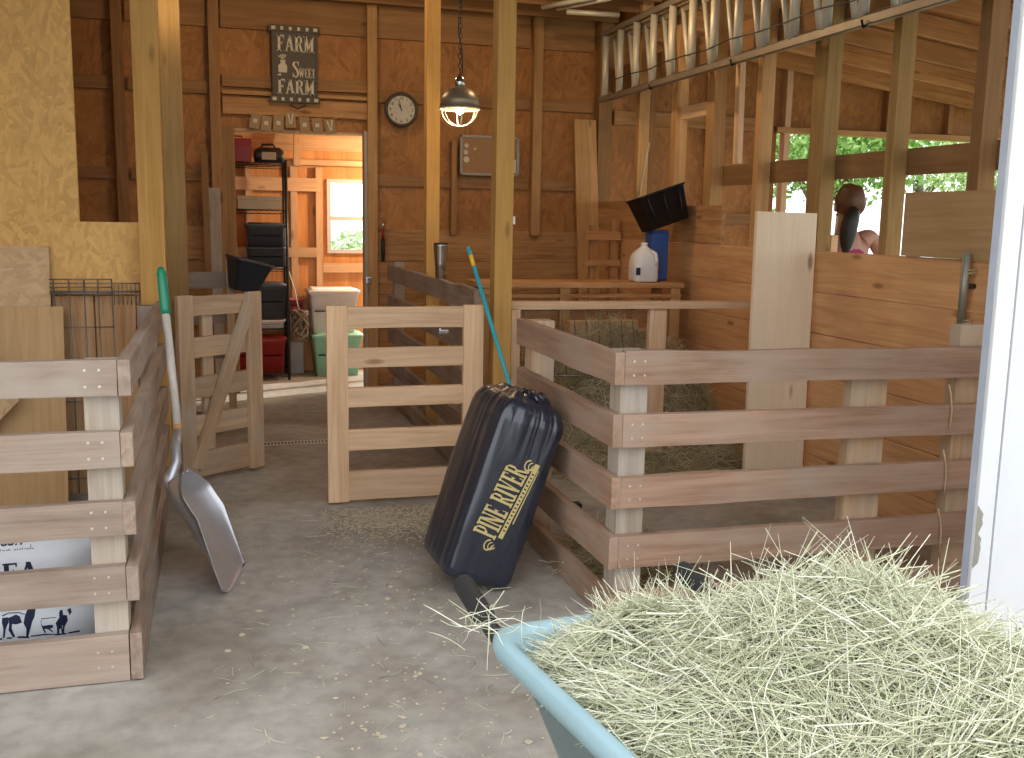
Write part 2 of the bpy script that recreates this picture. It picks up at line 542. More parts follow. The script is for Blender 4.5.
M['box'] = plain('grey_carton', (.40, .35, .25), .7)
M['totegreen'] = plain('green_tote', (.30, .62, .47), .4)
M['totewhite'] = plain('white_tote', (.82, .82, .82), .4)
M['blue'] = plain('blue_plastic', (.03, .10, .36), .4)
M['skin'] = plain('skin', (.42, .22, .15), .5, 0, .03)
M['top'] = plain('magenta_cloth', (.34, .03, .12), .8)
M['jean'] = plain('denim', (.06, .09, .16), .8)
M['hair'] = plain('brown_hair', (.11, .045, .02), .5, 0, .2, 40)
M['hairdark'] = plain('dark_hair', (.012, .012, .010), .5, 0, .2, 40)
M['rope'] = plain('rope', (.55, .42, .26), .8)
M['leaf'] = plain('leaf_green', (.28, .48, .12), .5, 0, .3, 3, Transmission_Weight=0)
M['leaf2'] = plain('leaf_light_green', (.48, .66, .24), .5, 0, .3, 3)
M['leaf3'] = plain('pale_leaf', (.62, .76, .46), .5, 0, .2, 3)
M['bark'] = plain('bark', (.16, .12, .09), .9, 0, .2)
M['grass'] = plain('grass_ground', (.10, .15, .05), .9, 0, .3, 8)
M['shade'] = plain('ceiling_board', (.16, .09, .045), .8, 0, .15)  # dark brown wood of the aisle ceiling
M['hay'] = strand('hay_strand', (.50, .48, .33), (.95, .92, .79))
M['haydark'] = strand('straw_strand', (.38, .29, .17), (.78, .66, .46))
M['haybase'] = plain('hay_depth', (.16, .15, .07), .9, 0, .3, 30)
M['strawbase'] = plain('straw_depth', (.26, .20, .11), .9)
M['chip'] = plain('wood_chip', (.58, .50, .38), .7, 0, .15, 4)
M['chipbrown'] = plain('shavings', (.60, .50, .36), .8, 0, .2, 4)


def struct(o):
    o['kind'] = 'structure'
    return o


# ------------------------------------------------------------------ the setting
YB = 8.50     # back wall, front face
XR = 3.20     # stall wall on the right, front face
bm = bmesh.new()
bx(bm, -3.0, 7.9, .6, 10.2, -.1, 0)
struct(from_bm('floor', bm, M['concrete']))
bm = bmesh.new()
bx(bm, -30, 40, -30, 45, -.3, -.105)
struct(from_bm('ground', bm, M['grass']))
bm = bmesh.new()
bx(bm, -8, 10, -7, .6, -.104, -.002)
struct(from_bm('apron_paving', bm, M['concrete']))

# back wall with its doorway (x .18..1.19, z 0..2.12)
DX0, DX1, DZ = .165, 1.19, 2.14
bm = bmesh.new()
bx(bm, -3.0, DX0, YB, YB + .03, 0, 3.4)
bx(bm, DX1, 5.05, YB, YB + .03, 0, 3.4)
bx(bm, DX0, DX1, YB, YB + .03, DZ, 3.4)
bx(bm, 5.05, 7.8, YB, YB + .03, 2.31, 3.4)
bx(bm, 5.05, 7.8, YB, YB + .03, 0, 1.0)
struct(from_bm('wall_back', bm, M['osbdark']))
trim_n = [0]


def trim(a, b, w, t, mat, up=(0, 0, 1)):
    trim_n[0] += 1
    return struct(board('trim_%d' % trim_n[0], a, b, w, t, mat, up=up))


# smooth wide planks along the foot of the back wall
zz = 0.0
k = 0
for h in (.26, .28, .27, .28, .27):
    trim((DX1 + .1, YB - .012, zz + h / 2), (XR, YB - .012, zz + h / 2), h - .004, .022, M['plank'])
    trim((-3, YB - .012, zz + h / 2), (DX0 - .12, YB - .012, zz + h / 2), h - .004, .022, M['plank'])
    zz += h
# wide board and girts between the studs of the back wall
SY = YB - .045
for x in (-2.4, -1.5, -.68, .025, 1.26, 1.95, 2.68):
    w = .08 if x not in (1.95,) else .045
    trim((x, SY, 1.32 if x > 1.3 else 0), (x, SY, 3.25 if x != 1.95 else 2.1), w, .09, M['stud'] if x in (1.26, 2.68) else M['girt'], up=(1, 0, 0))
for x0, x1 in ((-2.36, -1.54), (-1.46, -.70), (-.62, 0.0), (.08, 1.22), (1.30, 2.62), (2.70, XR)):
    trim((x0, YB - .02, 3.05), (x1, YB - .02, 3.05), .30, .036, M['girt'])
    if x0 != .08:
        trim((x0, YB - .02, 2.44), (x1, YB - .02, 2.44), .10, .036, M['girt'])
        trim((x0, YB - .02, 1.76), (x1, YB - .02, 1.76), .09, .036, M['girt'])
trim((.08, YB - .03, 2.50), (1.22, YB - .03, 2.50), .09, .05, M['girt'])
trim((.08, YB - .035, 2.41), (1.22, YB - .035, 2.41), .03, .07, M['stud'])
trim((.08, YB - .03, 2.31), (1.22, YB - .03, 2.31), .13, .05, M['plank'])
# door casing
trim((DX0 - .055, YB - .03, 0), (DX0 - .055, YB - .03, 2.15), .10, .05, M['studdark'], up=(1, 0, 0))
trim((DX1 + .025, YB - .03, 0), (DX1 + .025, YB - .03, 2.15), .045, .09, M['penpost'], up=(1, 0, 0))
trim((DX0, YB + .08, DZ - .01), (DX1, YB + .08, DZ - .01), .16, .02, M['gate'], up=(0, 1, 0))

# tack room behind the doorway
TY = 9.6
bm = bmesh.new()
WX0, WX1, WZ0, WZ1 = 1.005, 1.43, 1.115, 1.80
bx(bm, -.9, WX0, TY, TY + .03, 0, 2.6)
bx(bm, WX1, 1.455, TY, TY + .03, 0, 2.6)
bx(bm, 1.455, 2.9, TY, TY + .03, 2.3, 2.6)  # unseen opening below, added to let sun onto the totes
bx(bm, WX0, WX1, TY, TY + .03, 0, WZ0)
bx(bm, WX0, WX1, TY, TY + .03, WZ1, 2.6)
struct(from_bm('wall_tack_room_back', bm, M['orangewall']))
bm = bmesh.new()
bx(bm, -.93, -.9, YB + .03, TY, 0, 2.6)
struct(from_bm('wall_tack_room_left', bm, M['orangewall']))
bm = bmesh.new()
bx(bm, 2.9, 2.93, YB + .03, YB + .2, 0, 2.6)
bx(bm, 2.9, 2.93, TY - .05, TY + .03, 0, 2.6)
bx(bm, 2.9, 2.93, YB + .2, TY - .05, 2.3, 2.6)
struct(from_bm('wall_tack_room_right', bm, M['orangewall']))
bm = bmesh.new()
bx(bm, -.9, 2.9, YB + .03, TY, 2.6, 2.63)
struct(from_bm('ceiling_tack_room', bm, M['gate']))
for x in (-.2, .30, .70, .93):
    trim((x, TY - .03, 0), (x, TY - .03, 1.90), .06, .045, M['gate'], up=(1, 0, 0))
trim((-.6, TY - .04, 1.12), (.90, TY - .04, 1.12), .09, .03, M['gate'])
trim((.96, TY - .04, .98), (1.45, TY - .04, .98), .09, .03, M['gate'])
trim((-.6, TY - .08, 1.94), (1.45, TY - .08, 1.94), .05, .14, M['gate'])
trim((-.6, TY - .05, 1.74), (.93, TY - .05, 1.74), .12, .03, M['gate'])
trim((.72, TY - .2, 1.9), (.74, TY - .1, 2.6), .06, .05, M['gate'], up=(1, 0, 0))
trim((-.6, TY - .02, 2.2), (1.45, TY - .02, 2.2), .3, .03, M['gate'])
# window of the tack room
w = struct(bpy.data.objects.new('window_1', None)); C.objects.link(w); w.location = (1.21, TY, WZ0)
bm = bmesh.new()
for a in ((WX0, WX0 + .035, WZ0, WZ1), (WX1 - .035, WX1, WZ0, WZ1), (WX0 + .035, WX1 - .035, WZ0, WZ0 + .035), (WX0 + .035, WX1 - .035, WZ1 - .035, WZ1), (WX0 + .035, WX1 - .035, 1.42, 1.46)):
    bx(bm, a[0], a[1], TY - .03, TY + .02, a[2], a[3])
from_bm('window_frame', bm, M['white'], w)
gm, gnt, gb = newmat('window_glass')
gb.inputs['Transmission Weight'].default_value = 1; gb.inputs['Roughness'].default_value = .02; gb.inputs['IOR'].default_value = 1.05
gb.inputs['Base Color'].default_value = (.95, 1, .98, 1)
for z0, z1 in ((WZ0 + .035, 1.42), (1.46, WZ1 - .035)):
    box('pane', WX0 + .035, WX1 - .035, TY - .008, TY - .004, z0, z1, gm, w, 0)

# left side: outer wall, OSB partition behind the left pen
bm = bmesh.new()
bx(bm, -3.03, -3.0, 2.4, YB, 0, 3.4)
struct(from_bm('wall_left', bm, M['osb']))
PY = 5.5
struct(box('wall_left_partition', -3.0, -.655, PY, PY + .03, 1.40, 3.25, M['osb'], bev=0))
trim_n[0] += 1
struct(box('trim_%d' % trim_n[0], -2.0, -.355, PY + .001, PY + .028, 1.04, 1.405, M['osb'], bev=0))
bm = bmesh.new()
x = -3.0
while x < -.36:
    x1 = min(x + .2, -.355)
    bx(bm, x, x1 - .008, PY + .002, PY + .03, 0, 1.03)
    x += .2
struct(from_bm('wall_left_siding', bm, M['siding']))
trim((-3, PY + .07, 1.02), (-.36, PY + .07, 1.02), .09, .04, M['stud'])

# right side: stall wall of wide boards, studs above, OSB panels
bm = bmesh.new()
z = 0
hs = (.17, .23, .23, .228, .228, .229)
random.seed(3)
for h in hs:
    bx(bm, XR, XR + .035, 2.5, YB - .03, z + .003, z + h - .003, .003)
    z += h + .018 if False else h
wr = from_bm('wall_right', bm, wood('stall_boards', (.44, .21, .085), (.76, .44, .21), knot=(.2, .09, .03), bump=.2, contrast=.9, along='Y'))
struct(wr)
ZW = z
for y0, y1, z1 in ((6.02, 6.82, 1.575), (6.84, YB - .02, 1.625)):
    trim((XR + .017, y0, (z1 + ZW) / 2), (XR + .017, y1, (z1 + ZW) / 2), z1 - ZW - .004, .03, M['plankY'])
trim((XR - .01, 3.3, 1.465), (XR - .01, 4.15, 1.465), .30, .02, M['ply'])
STY = [(7.56, .07, 'stud'), (6.893, .09, 'stud'), (6.324, .11, 'stud'), (5.683, .06, 'stud'), (5.028, .135, 'postdark'), (4.38, .06, 'postdark'), (3.78, .07, 'studdark')]
for y, wd, mt in STY:
    trim((XR + .085, y, 1.18), (XR + .085, y, 3.24), wd, .09, M[mt], up=(0, 1, 0))
trim((XR + .085, YB - .07, 0), (XR + .085, YB - .07, 3.24), .12, .12, M['studdark'], up=(0, 1, 0))
trim((XR + .155, 2.6, 1.775), (XR + .155, 6.5, 1.775), .13, .04, M['studdark'])
trim((XR + .155, 2.5, 2.66), (XR + .155, YB - .03, 2.66), .19, .04, M['studdark'])
trim((XR + .1, 6.4, 2.24), (XR + .1, 6.85, 2.24), .09, .04, M['gate'])
trim((XR + .17, 6.15, 1.85), (XR + .17, 6.17, 2.55), .06, .04, M['gate'], up=(0, 1, 0))

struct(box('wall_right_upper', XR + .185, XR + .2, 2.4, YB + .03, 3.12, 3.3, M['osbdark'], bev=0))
# ceiling and joists of the aisle
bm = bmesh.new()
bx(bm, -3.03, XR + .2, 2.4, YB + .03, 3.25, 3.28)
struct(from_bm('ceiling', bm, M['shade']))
for i in range(14):
    y = 2.6 + i * .43
    trim((-3.0, y, 3.18), (XR + .1, y, 3.18), .14, .04, M['girt'])

# lean-to on the right: roof with sloping rafters, end wall studs, outer wall
bm = bmesh.new()
v = [bm.verts.new(p) for p in ((XR + .2, 1.5, 3.21), (7.9, 1.5, 2.65), (7.9, YB + .3, 2.65), (XR + .2, YB + .3, 3.21), (XR + .2, 1.5, 3.24), (7.9, 1.5, 2.68), (7.9, YB + .3, 2.68), (XR + .2, YB + .3, 3.24))]
for f in ((0, 1, 2, 3), (7, 6, 5, 4), (0, 4, 5, 1), (1, 5, 6, 2), (2, 6, 7, 3), (3, 7, 4, 0)):
    bm.faces.new([v[i] for i in f])
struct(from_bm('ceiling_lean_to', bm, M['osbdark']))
for i in range(11):
    y = 2.3 + i * .6
    trim((XR + .2, y, 3.12), (7.8, y, 3.12 - .1244 * (7.8 - XR - .2)), .15, .04, M['plank'])
for x in (3.75, 4.35):
    trim((x, YB - .045, 0), (x, YB - .045, 2.95), .05, .09, M['girt'], up=(1, 0, 0))
for x in (4.92, 5.11):
    trim((x, YB - .045, 0), (x, YB - .045, 2.9), .09 if x < 5 else .06, .09, M['studdark'] if x < 5 else M['gate'], up=(1, 0, 0))
for x in (5.5, 6.2, 6.9):
    trim((x, YB - .045, 2.36), (x, YB - .045, 2.72), .05, .09, M['girt'], up=(1, 0, 0))
trim((5.0, YB - .05, 2.32), (7.8, YB - .05, 2.32), .05, .10, M['stud'])
trim((3.4, YB - .03, 2.36), (4.9, YB - .03, 2.36), .12, .05, M['plank'])
trim((3.4, YB - .03, 1.5), (4.9, YB - .03, 1.5), .09, .04, M['girt'])
trim((7.7, 2.4, 0), (7.7, 2.4, 2.55), .12, .12, M['post'], up=(1, 0, 0))
trim((7.7, 5.4, 0), (7.7, 5.4, 2.55), .12, .12, M['post'], up=(1, 0, 0))

# white door panel standing at the right of the opening
d = struct(bpy.data.objects.new('door_1', None)); C.objects.link(d); d.location = (1.96, 2.2, 0)
bm = bmesh.new()
bx(bm, 1.990, 3.0, 2.2, 2.225, .02, 3.0, .002)
from_bm('door_slab', bm, M['white'], d)
bm = bmesh.new()
bx(bm, 1.987, 2.045, 2.186, 2.2, .02, 3.0, .004)
bx(bm, 2.053, 2.062, 2.188, 2.2, .02, 3.0, .002)
from_bm('door_edge_trim', bm, M['white'], d)
bm = bmesh.new()
random.seed(5)
pts = [(1.988, .52)] + [(1.988 + .022 * random.uniform(.35, 1), .52 + .014 * k) for k in range(1, 13)] + [(1.988, .70)]
prism(bm, pts, lambda u, v, dd: Vector((u, 2.1857 - dd, v)), .001)
from_bm('paint_chip', bm, M['framegrey'], d)
bm = bmesh.new()
bx(bm, 1.986, 1.990, 2.2, 2.224, .02, 3.0)
from_bm('door_edge', bm, M['greyblue'], d)

# timber posts
def tpost(x, y, s, z1, mat, label):
    o = board('timber_post', (x, y, 0), (x, y, z1), s, s, mat, up=(1, 0, 0))
    return tag(o, label, 'post', 'timber posts holding up the barn ceiling')
tpost(-.307, 5.43, .122, 3.24, M['post'], 'yellowish square timber post behind the corner of the left pen, nearest of the left pair')
tpost(-.22, 6.25, .112, 3.24, M['postdark'], 'brown timber post just behind the yellowish post on the left')
tpost(1.425, 5.05, .095, 3.24, M['post'], 'yellow timber post at the latch end of the pine gate, behind the teal broom handle')
tpost(1.41, 6.75, .09, 3.24, M['post'], 'narrower looking yellow timber post between the clock and the hanging lamp')


# ------------------------------------------------------------------ pens
def nail_set(L, zs=(-.02, .02), xs=(.045, .085), end='both'):
    out = []
    for xo in xs:
        for zo in zs:
            if end in ('both', 'r'): out.append((L / 2 - xo, zo))
            if end in ('both', 'l'): out.append((-L / 2 + xo, zo))
    return out


lp = thing('pen_fence', 'weathered grey wooden slat pen at the left with a white feed bag inside', 'fence', (-.33, 3.2, 0))
LZ = [(1.019, .909), (.80, .688), (.581, .475), (.378, .264), (.155, .004)]
for zt, zb in LZ:
    L = 2.0
    board('rail', (-.294 - L, 3.18, (zt + zb) / 2), (-.294, 3.18, (zt + zb) / 2), zt - zb, .036, M['pen'], lp, rough=.003,
          nails=[(L / 2 - .05, .025), (L / 2 - .05, -.025), (L / 2 - .09, .025), (L / 2 - .09, -.025)], nailmat=M['screw'], side=-1)
    board('side_rail', (-.274, 3.16, (zt + zb) / 2), (-.274, 5.35, (zt + zb) / 2), zt - zb, .036, M['pen'], lp, rough=.004)
board('corner_post', (-.345, 3.245, .004), (-.345, 3.245, 1.01), .10, .09, M['penpost'], lp, up=(1, 0, 0))
board('rear_post', (-.338, 5.28, .004), (-.338, 5.28, 1.0), .09, .09, M['pen'], lp, up=(1, 0, 0))

rp = thing('pen_fence', 'red-brown wooden slat pen at the right behind the hay-filled wheelbarrow', 'fence', (1.33, 3.15, 0))
RZ = [(1.002, .884), (.775, .658), (.549, .434), (.329, .209), (.115, .004)]
for zt, zb in RZ:
    a, b = Vector((1.366, 3.235, (zt + zb) / 2)), Vector((3.10, 3.215, (zt + zb) / 2 - .01))
    L = (b - a).length
    board('rail', a, b, zt - zb, .036, M['penred'], rp, rough=.003,
          nails=[(-L / 2 + .035, .025), (-L / 2 + .035, -.025), (-L / 2 + .075, .025), (-L / 2 + .075, -.025)], nailmat=M['screw'], side=-1)
    board('side_rail', (1.346, 3.217, (zt + zb) / 2), (1.346, 4.42, (zt + zb) / 2), zt - zb, .036, M['penred'], rp, rough=.004)
board('corner_post', (1.420, 3.305, .004), (1.420, 3.305, .998), .105, .10, M['penpost'], rp, up=(1, 0, 0))
board('rear_post', (1.422, 4.36, .004), (1.422, 4.36, 1.0), .11, .10, M['gateold'], rp, up=(1, 0, 0))
board('middle_post', (2.397, 3.275, .004), (2.397, 3.275, .985), .160, .05, M['gateold'], rp, up=(1, 0, 0))
board('end_post', (2.88, 3.275, .004), (2.88, 3.275, 1.075), .178, .06, M['gateold'], rp, up=(1, 0, 0))
for z0 in (.70, .44, .20):
    tube_obj('twine', [(2.735, 3.19, z0 - .03), (2.74, 3.195, z0 + .05), (2.732, 3.195, z0 + .1), (2.72, 3.20, z0 + .15)], .003, M['rope'], rp, 5)

# pine gate in the middle
cg = thing('gate', 'pale new pine gate of five boards standing open beside the yellow post', 'gate', (.49, 4.93, 0))
for zt, zb in ((1.012, .902), (.806, .703), (.604, .502), (.388, .278), (.17, .018)):
    board('rail', (.619, 5.0, (zt + zb) / 2), (1.212, 5.0, (zt + zb) / 2), zt - zb - .004, .036, M['gate'], cg, rough=.002)
for x in (.567, 1.265):
    board('stile', (x, 5.0, .012), (x, 5.0, 1.016), .105, .038, M['gate'], cg, up=(1, 0, 0))
bm = bmesh.new()
bx(bm, 1.10, 1.14, 5.02, 5.045, .865, .885, .002)
tube(bm, [(1.10, 5.035, .90), (1.10, 5.055, .86), (1.12, 5.045, .83)], .006)
from_bm('latch', bm, M['steel'], cg)

# dusty gate on the left, swung inwards, with its diagonal brace
G0, G1 = Vector((-.232, 5.50, 0)), Vector((.212, 5.86, 0))
gd = (G1 - G0).normalized()
gl = thing('gate', 'dusty slatted wooden gate with a diagonal brace beside the upright shovel', 'gate', G0)
gn = Vector((gd.y, -gd.x, 0))
W = (G1 - G0).length
for zt, zb in ((1.02, .915), (.80, .69), (.585, .47), (.375, .26), (.17, .03)):
    board('rail', G0 + gd * .02 + Vector((0, 0, (zt + zb) / 2)), G1 - gd * .02 + Vector((0, 0, (zt + zb) / 2)), zt - zb, .03, M['gateold'], gl, rough=.003)
for q in (.055, W - .05):
    board('stile', G0 + gd * q + gn * .03 + Vector((0, 0, .02)), G0 + gd * q + gn * .03 + Vector((0, 0, 1.03)), .095, .03, M['gateold'], gl, up=gd)
board('brace', G0 + gd * .10 + gn * .034 + Vector((0, 0, .09)), G0 + gd * (W - .08) + gn * .034 + Vector((0, 0, .97)), .075, .026, M['gateold'], gl, up=(0, 0, 1))
board('middle_slat', G0 + gd * .24 - gn * .03 + Vector((0, 0, .03)), G0 + gd * .24 - gn * .03 + Vector((0, 0, 1.0)), .07, .026, M['gateold'], gl, up=gd)

# pen behind the left gate
bp_ = thing('pen_fence', 'weathered slat fence behind the dusty left gate with a black tub hooked on it', 'fence', (-.2, 6.4, 0))
for zt, zb in ((1.10, .99), (.86, .75), (.62, .51), (.38, .27), (.15, .03)):
    board('rail', (-.30, 5.98, (zt + zb) / 2), (-.30, 8.2, (zt + zb) / 2), zt - zb, .03, M['pen'], bp_, rough=.003)
    board('cross_rail', (-.25, 7.02, (zt + zb) / 2 - .03), (.10, 7.10, (zt + zb) / 2 - .03), zt - zb, .03, M['pen'], bp_, rough=.003)
board('post', (.085, 7.06, .004), (.085, 7.06, 1.15), .05, .05, M['gateold'], bp_, up=(1, 0, 0))

# fence running back from the yellow post, behind the pine gate
bf = thing('pen_fence', 'dark weathered fence running back from the yellow post with a steel tumbler on top', 'fence', (1.38, 6, 0))
for zt, zb in ((1.085, .965), (.85, .72), (.61, .48), (.36, .24), (.13, .01)):
    board('rail', (1.322, 5.14, (zt + zb) / 2), (1.322, 7.95, (zt + zb) / 2), zt - zb, .036, M['pen'], bf, rough=.004)
board('post', (1.385, 7.9, .004), (1.385, 7.9, 1.11), .08, .08, M['penpost'], bf, up=(1, 0, 0))
board('post', (1.39, 5.9, .004), (1.39, 5.9, 1.06), .09, .08, M['penpost'], bf, up=(1, 0, 0))

# stall frame between the yellow post and the tall board
fr = thing('stall_frame', 'pine top rail on slim legs between the yellow post and tall pale board', 'fence', (1.5, 5.0, 0))
board('top_rail', (1.475, 5.15, 1.0), (2.98, 5.15, .995), .04, .085, M['gate'], fr)
board('leg', (1.53, 5.15, .004), (1.53, 5.15, .979), .05, .08, M['gate'], fr, up=(1, 0, 0))
board('leg', (2.37, 5.15, .004), (2.37, 5.15, .977), .105, .036, M['gate'], fr, up=(1, 0, 0))

# tall pale board
tb = board('tall_board', (2.985, 4.86, .0), (3.0, 4.90, 1.52), .37, .028, M['tallboard'], up=(1, 0, 0))
tag(tb, 'tall wide pale board standing upright against the stall wall', 'board')

# counter with its legs at the back of the stall
ct = thing('counter', 'low pine counter shelf at the back of the stall carrying a white jug', 'counter', (2.3, 6.3, 0))
board('counter_top', (1.62, 6.43, 1.035), (3.07, 6.43, 1.03), .36, .035, M['plank'], ct, up=(0, 1, 0))
board('apron', (1.62, 6.265, .965), (3.05, 6.265, .96), .025, .03, M['plank'], ct)
for x in (1.66, 2.21, 3.01):
    board('leg', (x, 6.275, .004), (x, 6.275, 1.012), .07, .036, M['stud'], ct, up=(1, 0, 0))
for x in (1.66, 3.01):
    board('leg', (x, 6.57, .004), (x, 6.57, 1.012), .07, .036, M['stud'], ct, up=(1, 0, 0))
for z0, z1 in ((.86, .74), (.68, .55), (.48, .34)):
    board('back_board', (1.62, 6.61, (z0 + z1) / 2), (3.1, 6.61, (z0 + z1) / 2), z0 - z1, .024, M['plank'], ct)

# white plastic jug
jg = thing('jug', 'translucent white plastic gallon jug on the stall counter', 'jug', (2.81, 6.36, 1.052))
bm = bmesh.new()
def rrect(bm, cx, cy, z, w, d, r, n=4):
    out = []
    for k, (sx, sy) in enumerate(((1, 1), (-1, 1), (-1, -1), (1, -1))):
        for i in range(n + 1):
            a = PI / 2 * (k + i / n)
            out.append(bm.verts.new((cx + sx * (w / 2 - r) + r * math.cos(a), cy + sy * (d / 2 - r) + r * math.sin(a), z)))
    return out
def loft(bm, rings, mi=0, caps=(True, True)):
    for a, b in zip(rings[:-1], rings[1:]):
        n = len(a)
        for k in range(n):
            f = bm.faces.new((a[k], a[(k + 1) % n], b[(k + 1) % n], b[k])); f.smooth = True; f.material_index = mi
    if caps[0]: bm.faces.new(rings[0][::-1]).material_index = mi
    if caps[1]: bm.faces.new(rings[-1]).material_index = mi
prof = [(0, .14, .02), (.012, .155, .04), (.10, .158, .04), (.15, .156, .05), (.18, .135, .05), (.205, .09, .04), (.222, .045, .02), (.232, .045, .022)]
loft(bm, [rrect(bm, 0, 0, z, w_, w_ * .9, r_) for z, w_, r_ in prof])
from_bm('jug_body', bm, M['whitep'], jg, Matrix.Translation((2.81, 6.36, 1.052)) @ Matrix.Diagonal((1.15, 1.15, 1.06, 1)))
tube_obj('handle', [(2.84, 6.30, 1.26), (2.855, 6.27, 1.245), (2.865, 6.265, 1.20), (2.86, 6.28, 1.17)], .011, M['whitep'], jg)
tube_obj('cap', [(2.81, 6.36, 1.295), (2.81, 6.36, 1.315)], .024, M['whitep'], jg, 14)
box('sticker', 2.716, 2.745, 6.262, 6.268, 1.10, 1.15, M['navy'], jg, 0)

# blue bin and black feeder tub on the stall wall
def open_tub(bm, w, d, h, taper, t=.006, rim=.02, mi=0):
    """rectangular bucket: outside, inside and rolled rim"""
    r0 = rrect(bm, 0, 0, 0, w * taper, d * taper, .02)
    r1 = rrect(bm, 0, 0, h, w, d, .025)
    r2 = rrect(bm, 0, 0, h, w + rim, d + rim, .03)
    r3 = rrect(bm, 0, 0, h + .012, w + rim, d + rim, .03)
    r4 = rrect(bm, 0, 0, h + .012, w - t * 2, d - t * 2, .025)
    r5 = rrect(bm, 0, 0, t, w * taper - t * 2, d * taper - t * 2, .02)
    loft(bm, [r0, r1, r2, r3, r4, r5], mi)
bm = bmesh.new()
open_tub(bm, .345, .27, .23, .82)
for k in range(3):
    tube(bm, [(-.10 + k * .10, -.113, .03), (-.12 + k * .12, -.134, .215)], .006)
mt = Matrix.Translation((3.015, 6.48, 1.435)) @ Matrix.Rotation(R(-19), 4, 'Y') @ Matrix.Rotation(R(-6), 4, 'X')
o = from_bm('feeder_tub', bm, M['black'], None, mt)
tag(o, 'black rubber feeder tub hung tilted on the stall wall above the blue bin', 'tub')
bm = bmesh.new()
bx(bm, -.075, .075, -.06, .06, 0, .38, .012)
bx(bm, -.078, .078, -.063, .063, .33, .36, .005)
o = from_bm('storage_bin', bm, M['blue'], None, Matrix.Translation((2.985, 6.54, 1.052)) @ Matrix.Diagonal((.85, 1, .92, 1)))
tag(o, 'tall blue plastic bin behind the white jug under the black tub', 'bin')

# ------------------------------------------------------------------ loose timber
def loose(name, a, b, w, t, mat, label, cat='board', up=(1, 0, 0), rough=0):
    return tag(board(name, a, b, w, t, mat, up=up, rough=rough), label, cat)
loose('plank', (3.098, 8.0, 0.0), (3.098, 8.385, 2.32), .20, .03, M['tallboard'] if False else M['stud'], 'long brown plank leaning in the far right corner of the barn')
loose('weathered_board', (.0, 8.2, 0), (.0, 8.37, 1.66), .09, .03, M['penpost'], 'grey weathered board leaning left of the doorway')
loose('weathered_board', (-.05, 8.05, 0), (-.07, 8.385, 1.93), .05, .03, M['studdark'], 'thin dark board leaning beside the grey board left of the doorway')
sh = thing('saddle_stand', 'small upright wooden stand at the back right corner behind the counter', 'stand', (3.05, 7.6, 0))
board('upright', (3.13, 7.7, .004), (3.13, 7.7, 1.47), .07, .05, M['plank'], sh, up=(1, 0, 0))
board('upright', (2.95, 7.7, .004), (2.95, 7.7, 1.42), .06, .05, M['plank'], sh, up=(1, 0, 0))
board('crossbar', (2.86, 7.665, 1.34), (3.17, 7.665, 1.34), .07, .025, M['plank'], sh)
board('crossbar', (2.86, 7.665, 1.12), (3.17, 7.665, 1.12), .05, .025, M['plank'], sh)

# plywood and OSB sheets leaning behind the left pen
loose('plywood_sheet', (-1.40, 5.36, 0), (-1.40, 5.48, 1.28), 1.2, .012, M['osbpale'], 'pale plywood sheet leaning highest against the partition in the left pen')
loose('plywood_sheet', (-1.23, 5.26, 0), (-1.23, 5.42, .985), .98, .012, M['ply'], 'lower plywood sheet leaning in front of the taller one in the left pen')
# broken OSB offcut with an angled edge
bm = bmesh.new()
prism(bm, [(-.5, 0), (.1, 0), (.62, .55), (.40, .93), (.0, 1.12), (-.5, 1.1)], lambda u, v, dd: Vector((u, -dd, v)), .012)
o = from_bm('board_offcut', bm, M['osbpale'], None, Matrix.Translation((-1.55, 5.16, .005)) @ Matrix.Rotation(R(-9), 4, 'X'))
tag(o, 'angled OSB offcut leaning in front of the plywood sheets in the left pen', 'board')
# wire panel
wp = thing('wire_fencing', 'rusty welded wire fencing standing against the wall of the left pen', 'wire fencing', (-.6, 5.42, 0))
bm = bmesh.new()
for x in (-.78, -.71, -.64, -.575, -.51):
    tube(bm, [(x, 5.42, .02), (x, 5.42, 1.12)], .004, 5)
for z_ in (.1, .3, .5, .7, .88, 1.05, 1.08, 1.12):
    tube(bm, [(-.80, 5.415, z_), (-.505, 5.415, z_)], .0035, 5)
from_bm('wire_grid', bm, M['galv'], wp)
bm = bmesh.new()
for k in range(7):
    x = -.50 + k * .02
    tube(bm, [(x, 5.43, .99), (x, 5.43, 1.10)], .0025, 5)
for z_ in (1.055, 1.06, 1.10):
    tube(bm, [(-.80, 5.425, z_), (-.375, 5.425, z_)], .003, 5)
from_bm('wire_strip', bm, M['galv'], wp)

# ------------------------------------------------------------------ white feed bag
FBX0, FBX1, FBY, FBZ = -1.16, -.392, 3.36, .465
def fb_front(x, z):
    u = (x - (FBX0 + FBX1) / 2) / ((FBX1 - FBX0) / 2)
    v = (z - FBZ / 2) / (FBZ / 2)
    e = max(0, 1 - abs(u) ** 5) ** .5 * max(0, 1 - abs(v) ** 5) ** .5
    return FBY + .16 - .16 * e + .006 * noise.noise((x * 6, z * 6, 0)) + (.010 * math.exp(-((z - .392) / .012) ** 2) if u < 2 else 0)
fb = thing('feed_bag', 'white woven feed bag printed with two goats standing inside the left pen', 'bag', (-.8, 3.5, 0))
nx, nz_ = 40, 34
V, Fc = [], []
for side in (0, 1):
    for j in range(nz_ + 1):
        for i in range(nx + 1):
            uu, vv = 2 * i / nx - 1, 2 * j / nz_ - 1
            uu = math.copysign(abs(uu) ** .8, uu); vv = math.copysign(abs(vv) ** .8, vv)
            x = (FBX0 + FBX1) / 2 + uu * (FBX1 - FBX0) / 2
            z_ = FBZ / 2 + vv * FBZ / 2
            yf = fb_front(x, z_)
            V.append((x, yf if side == 0 else 2 * (FBY + .16) - yf + .01, max(z_, .003)))
o_ = (nx + 1) * (nz_ + 1)
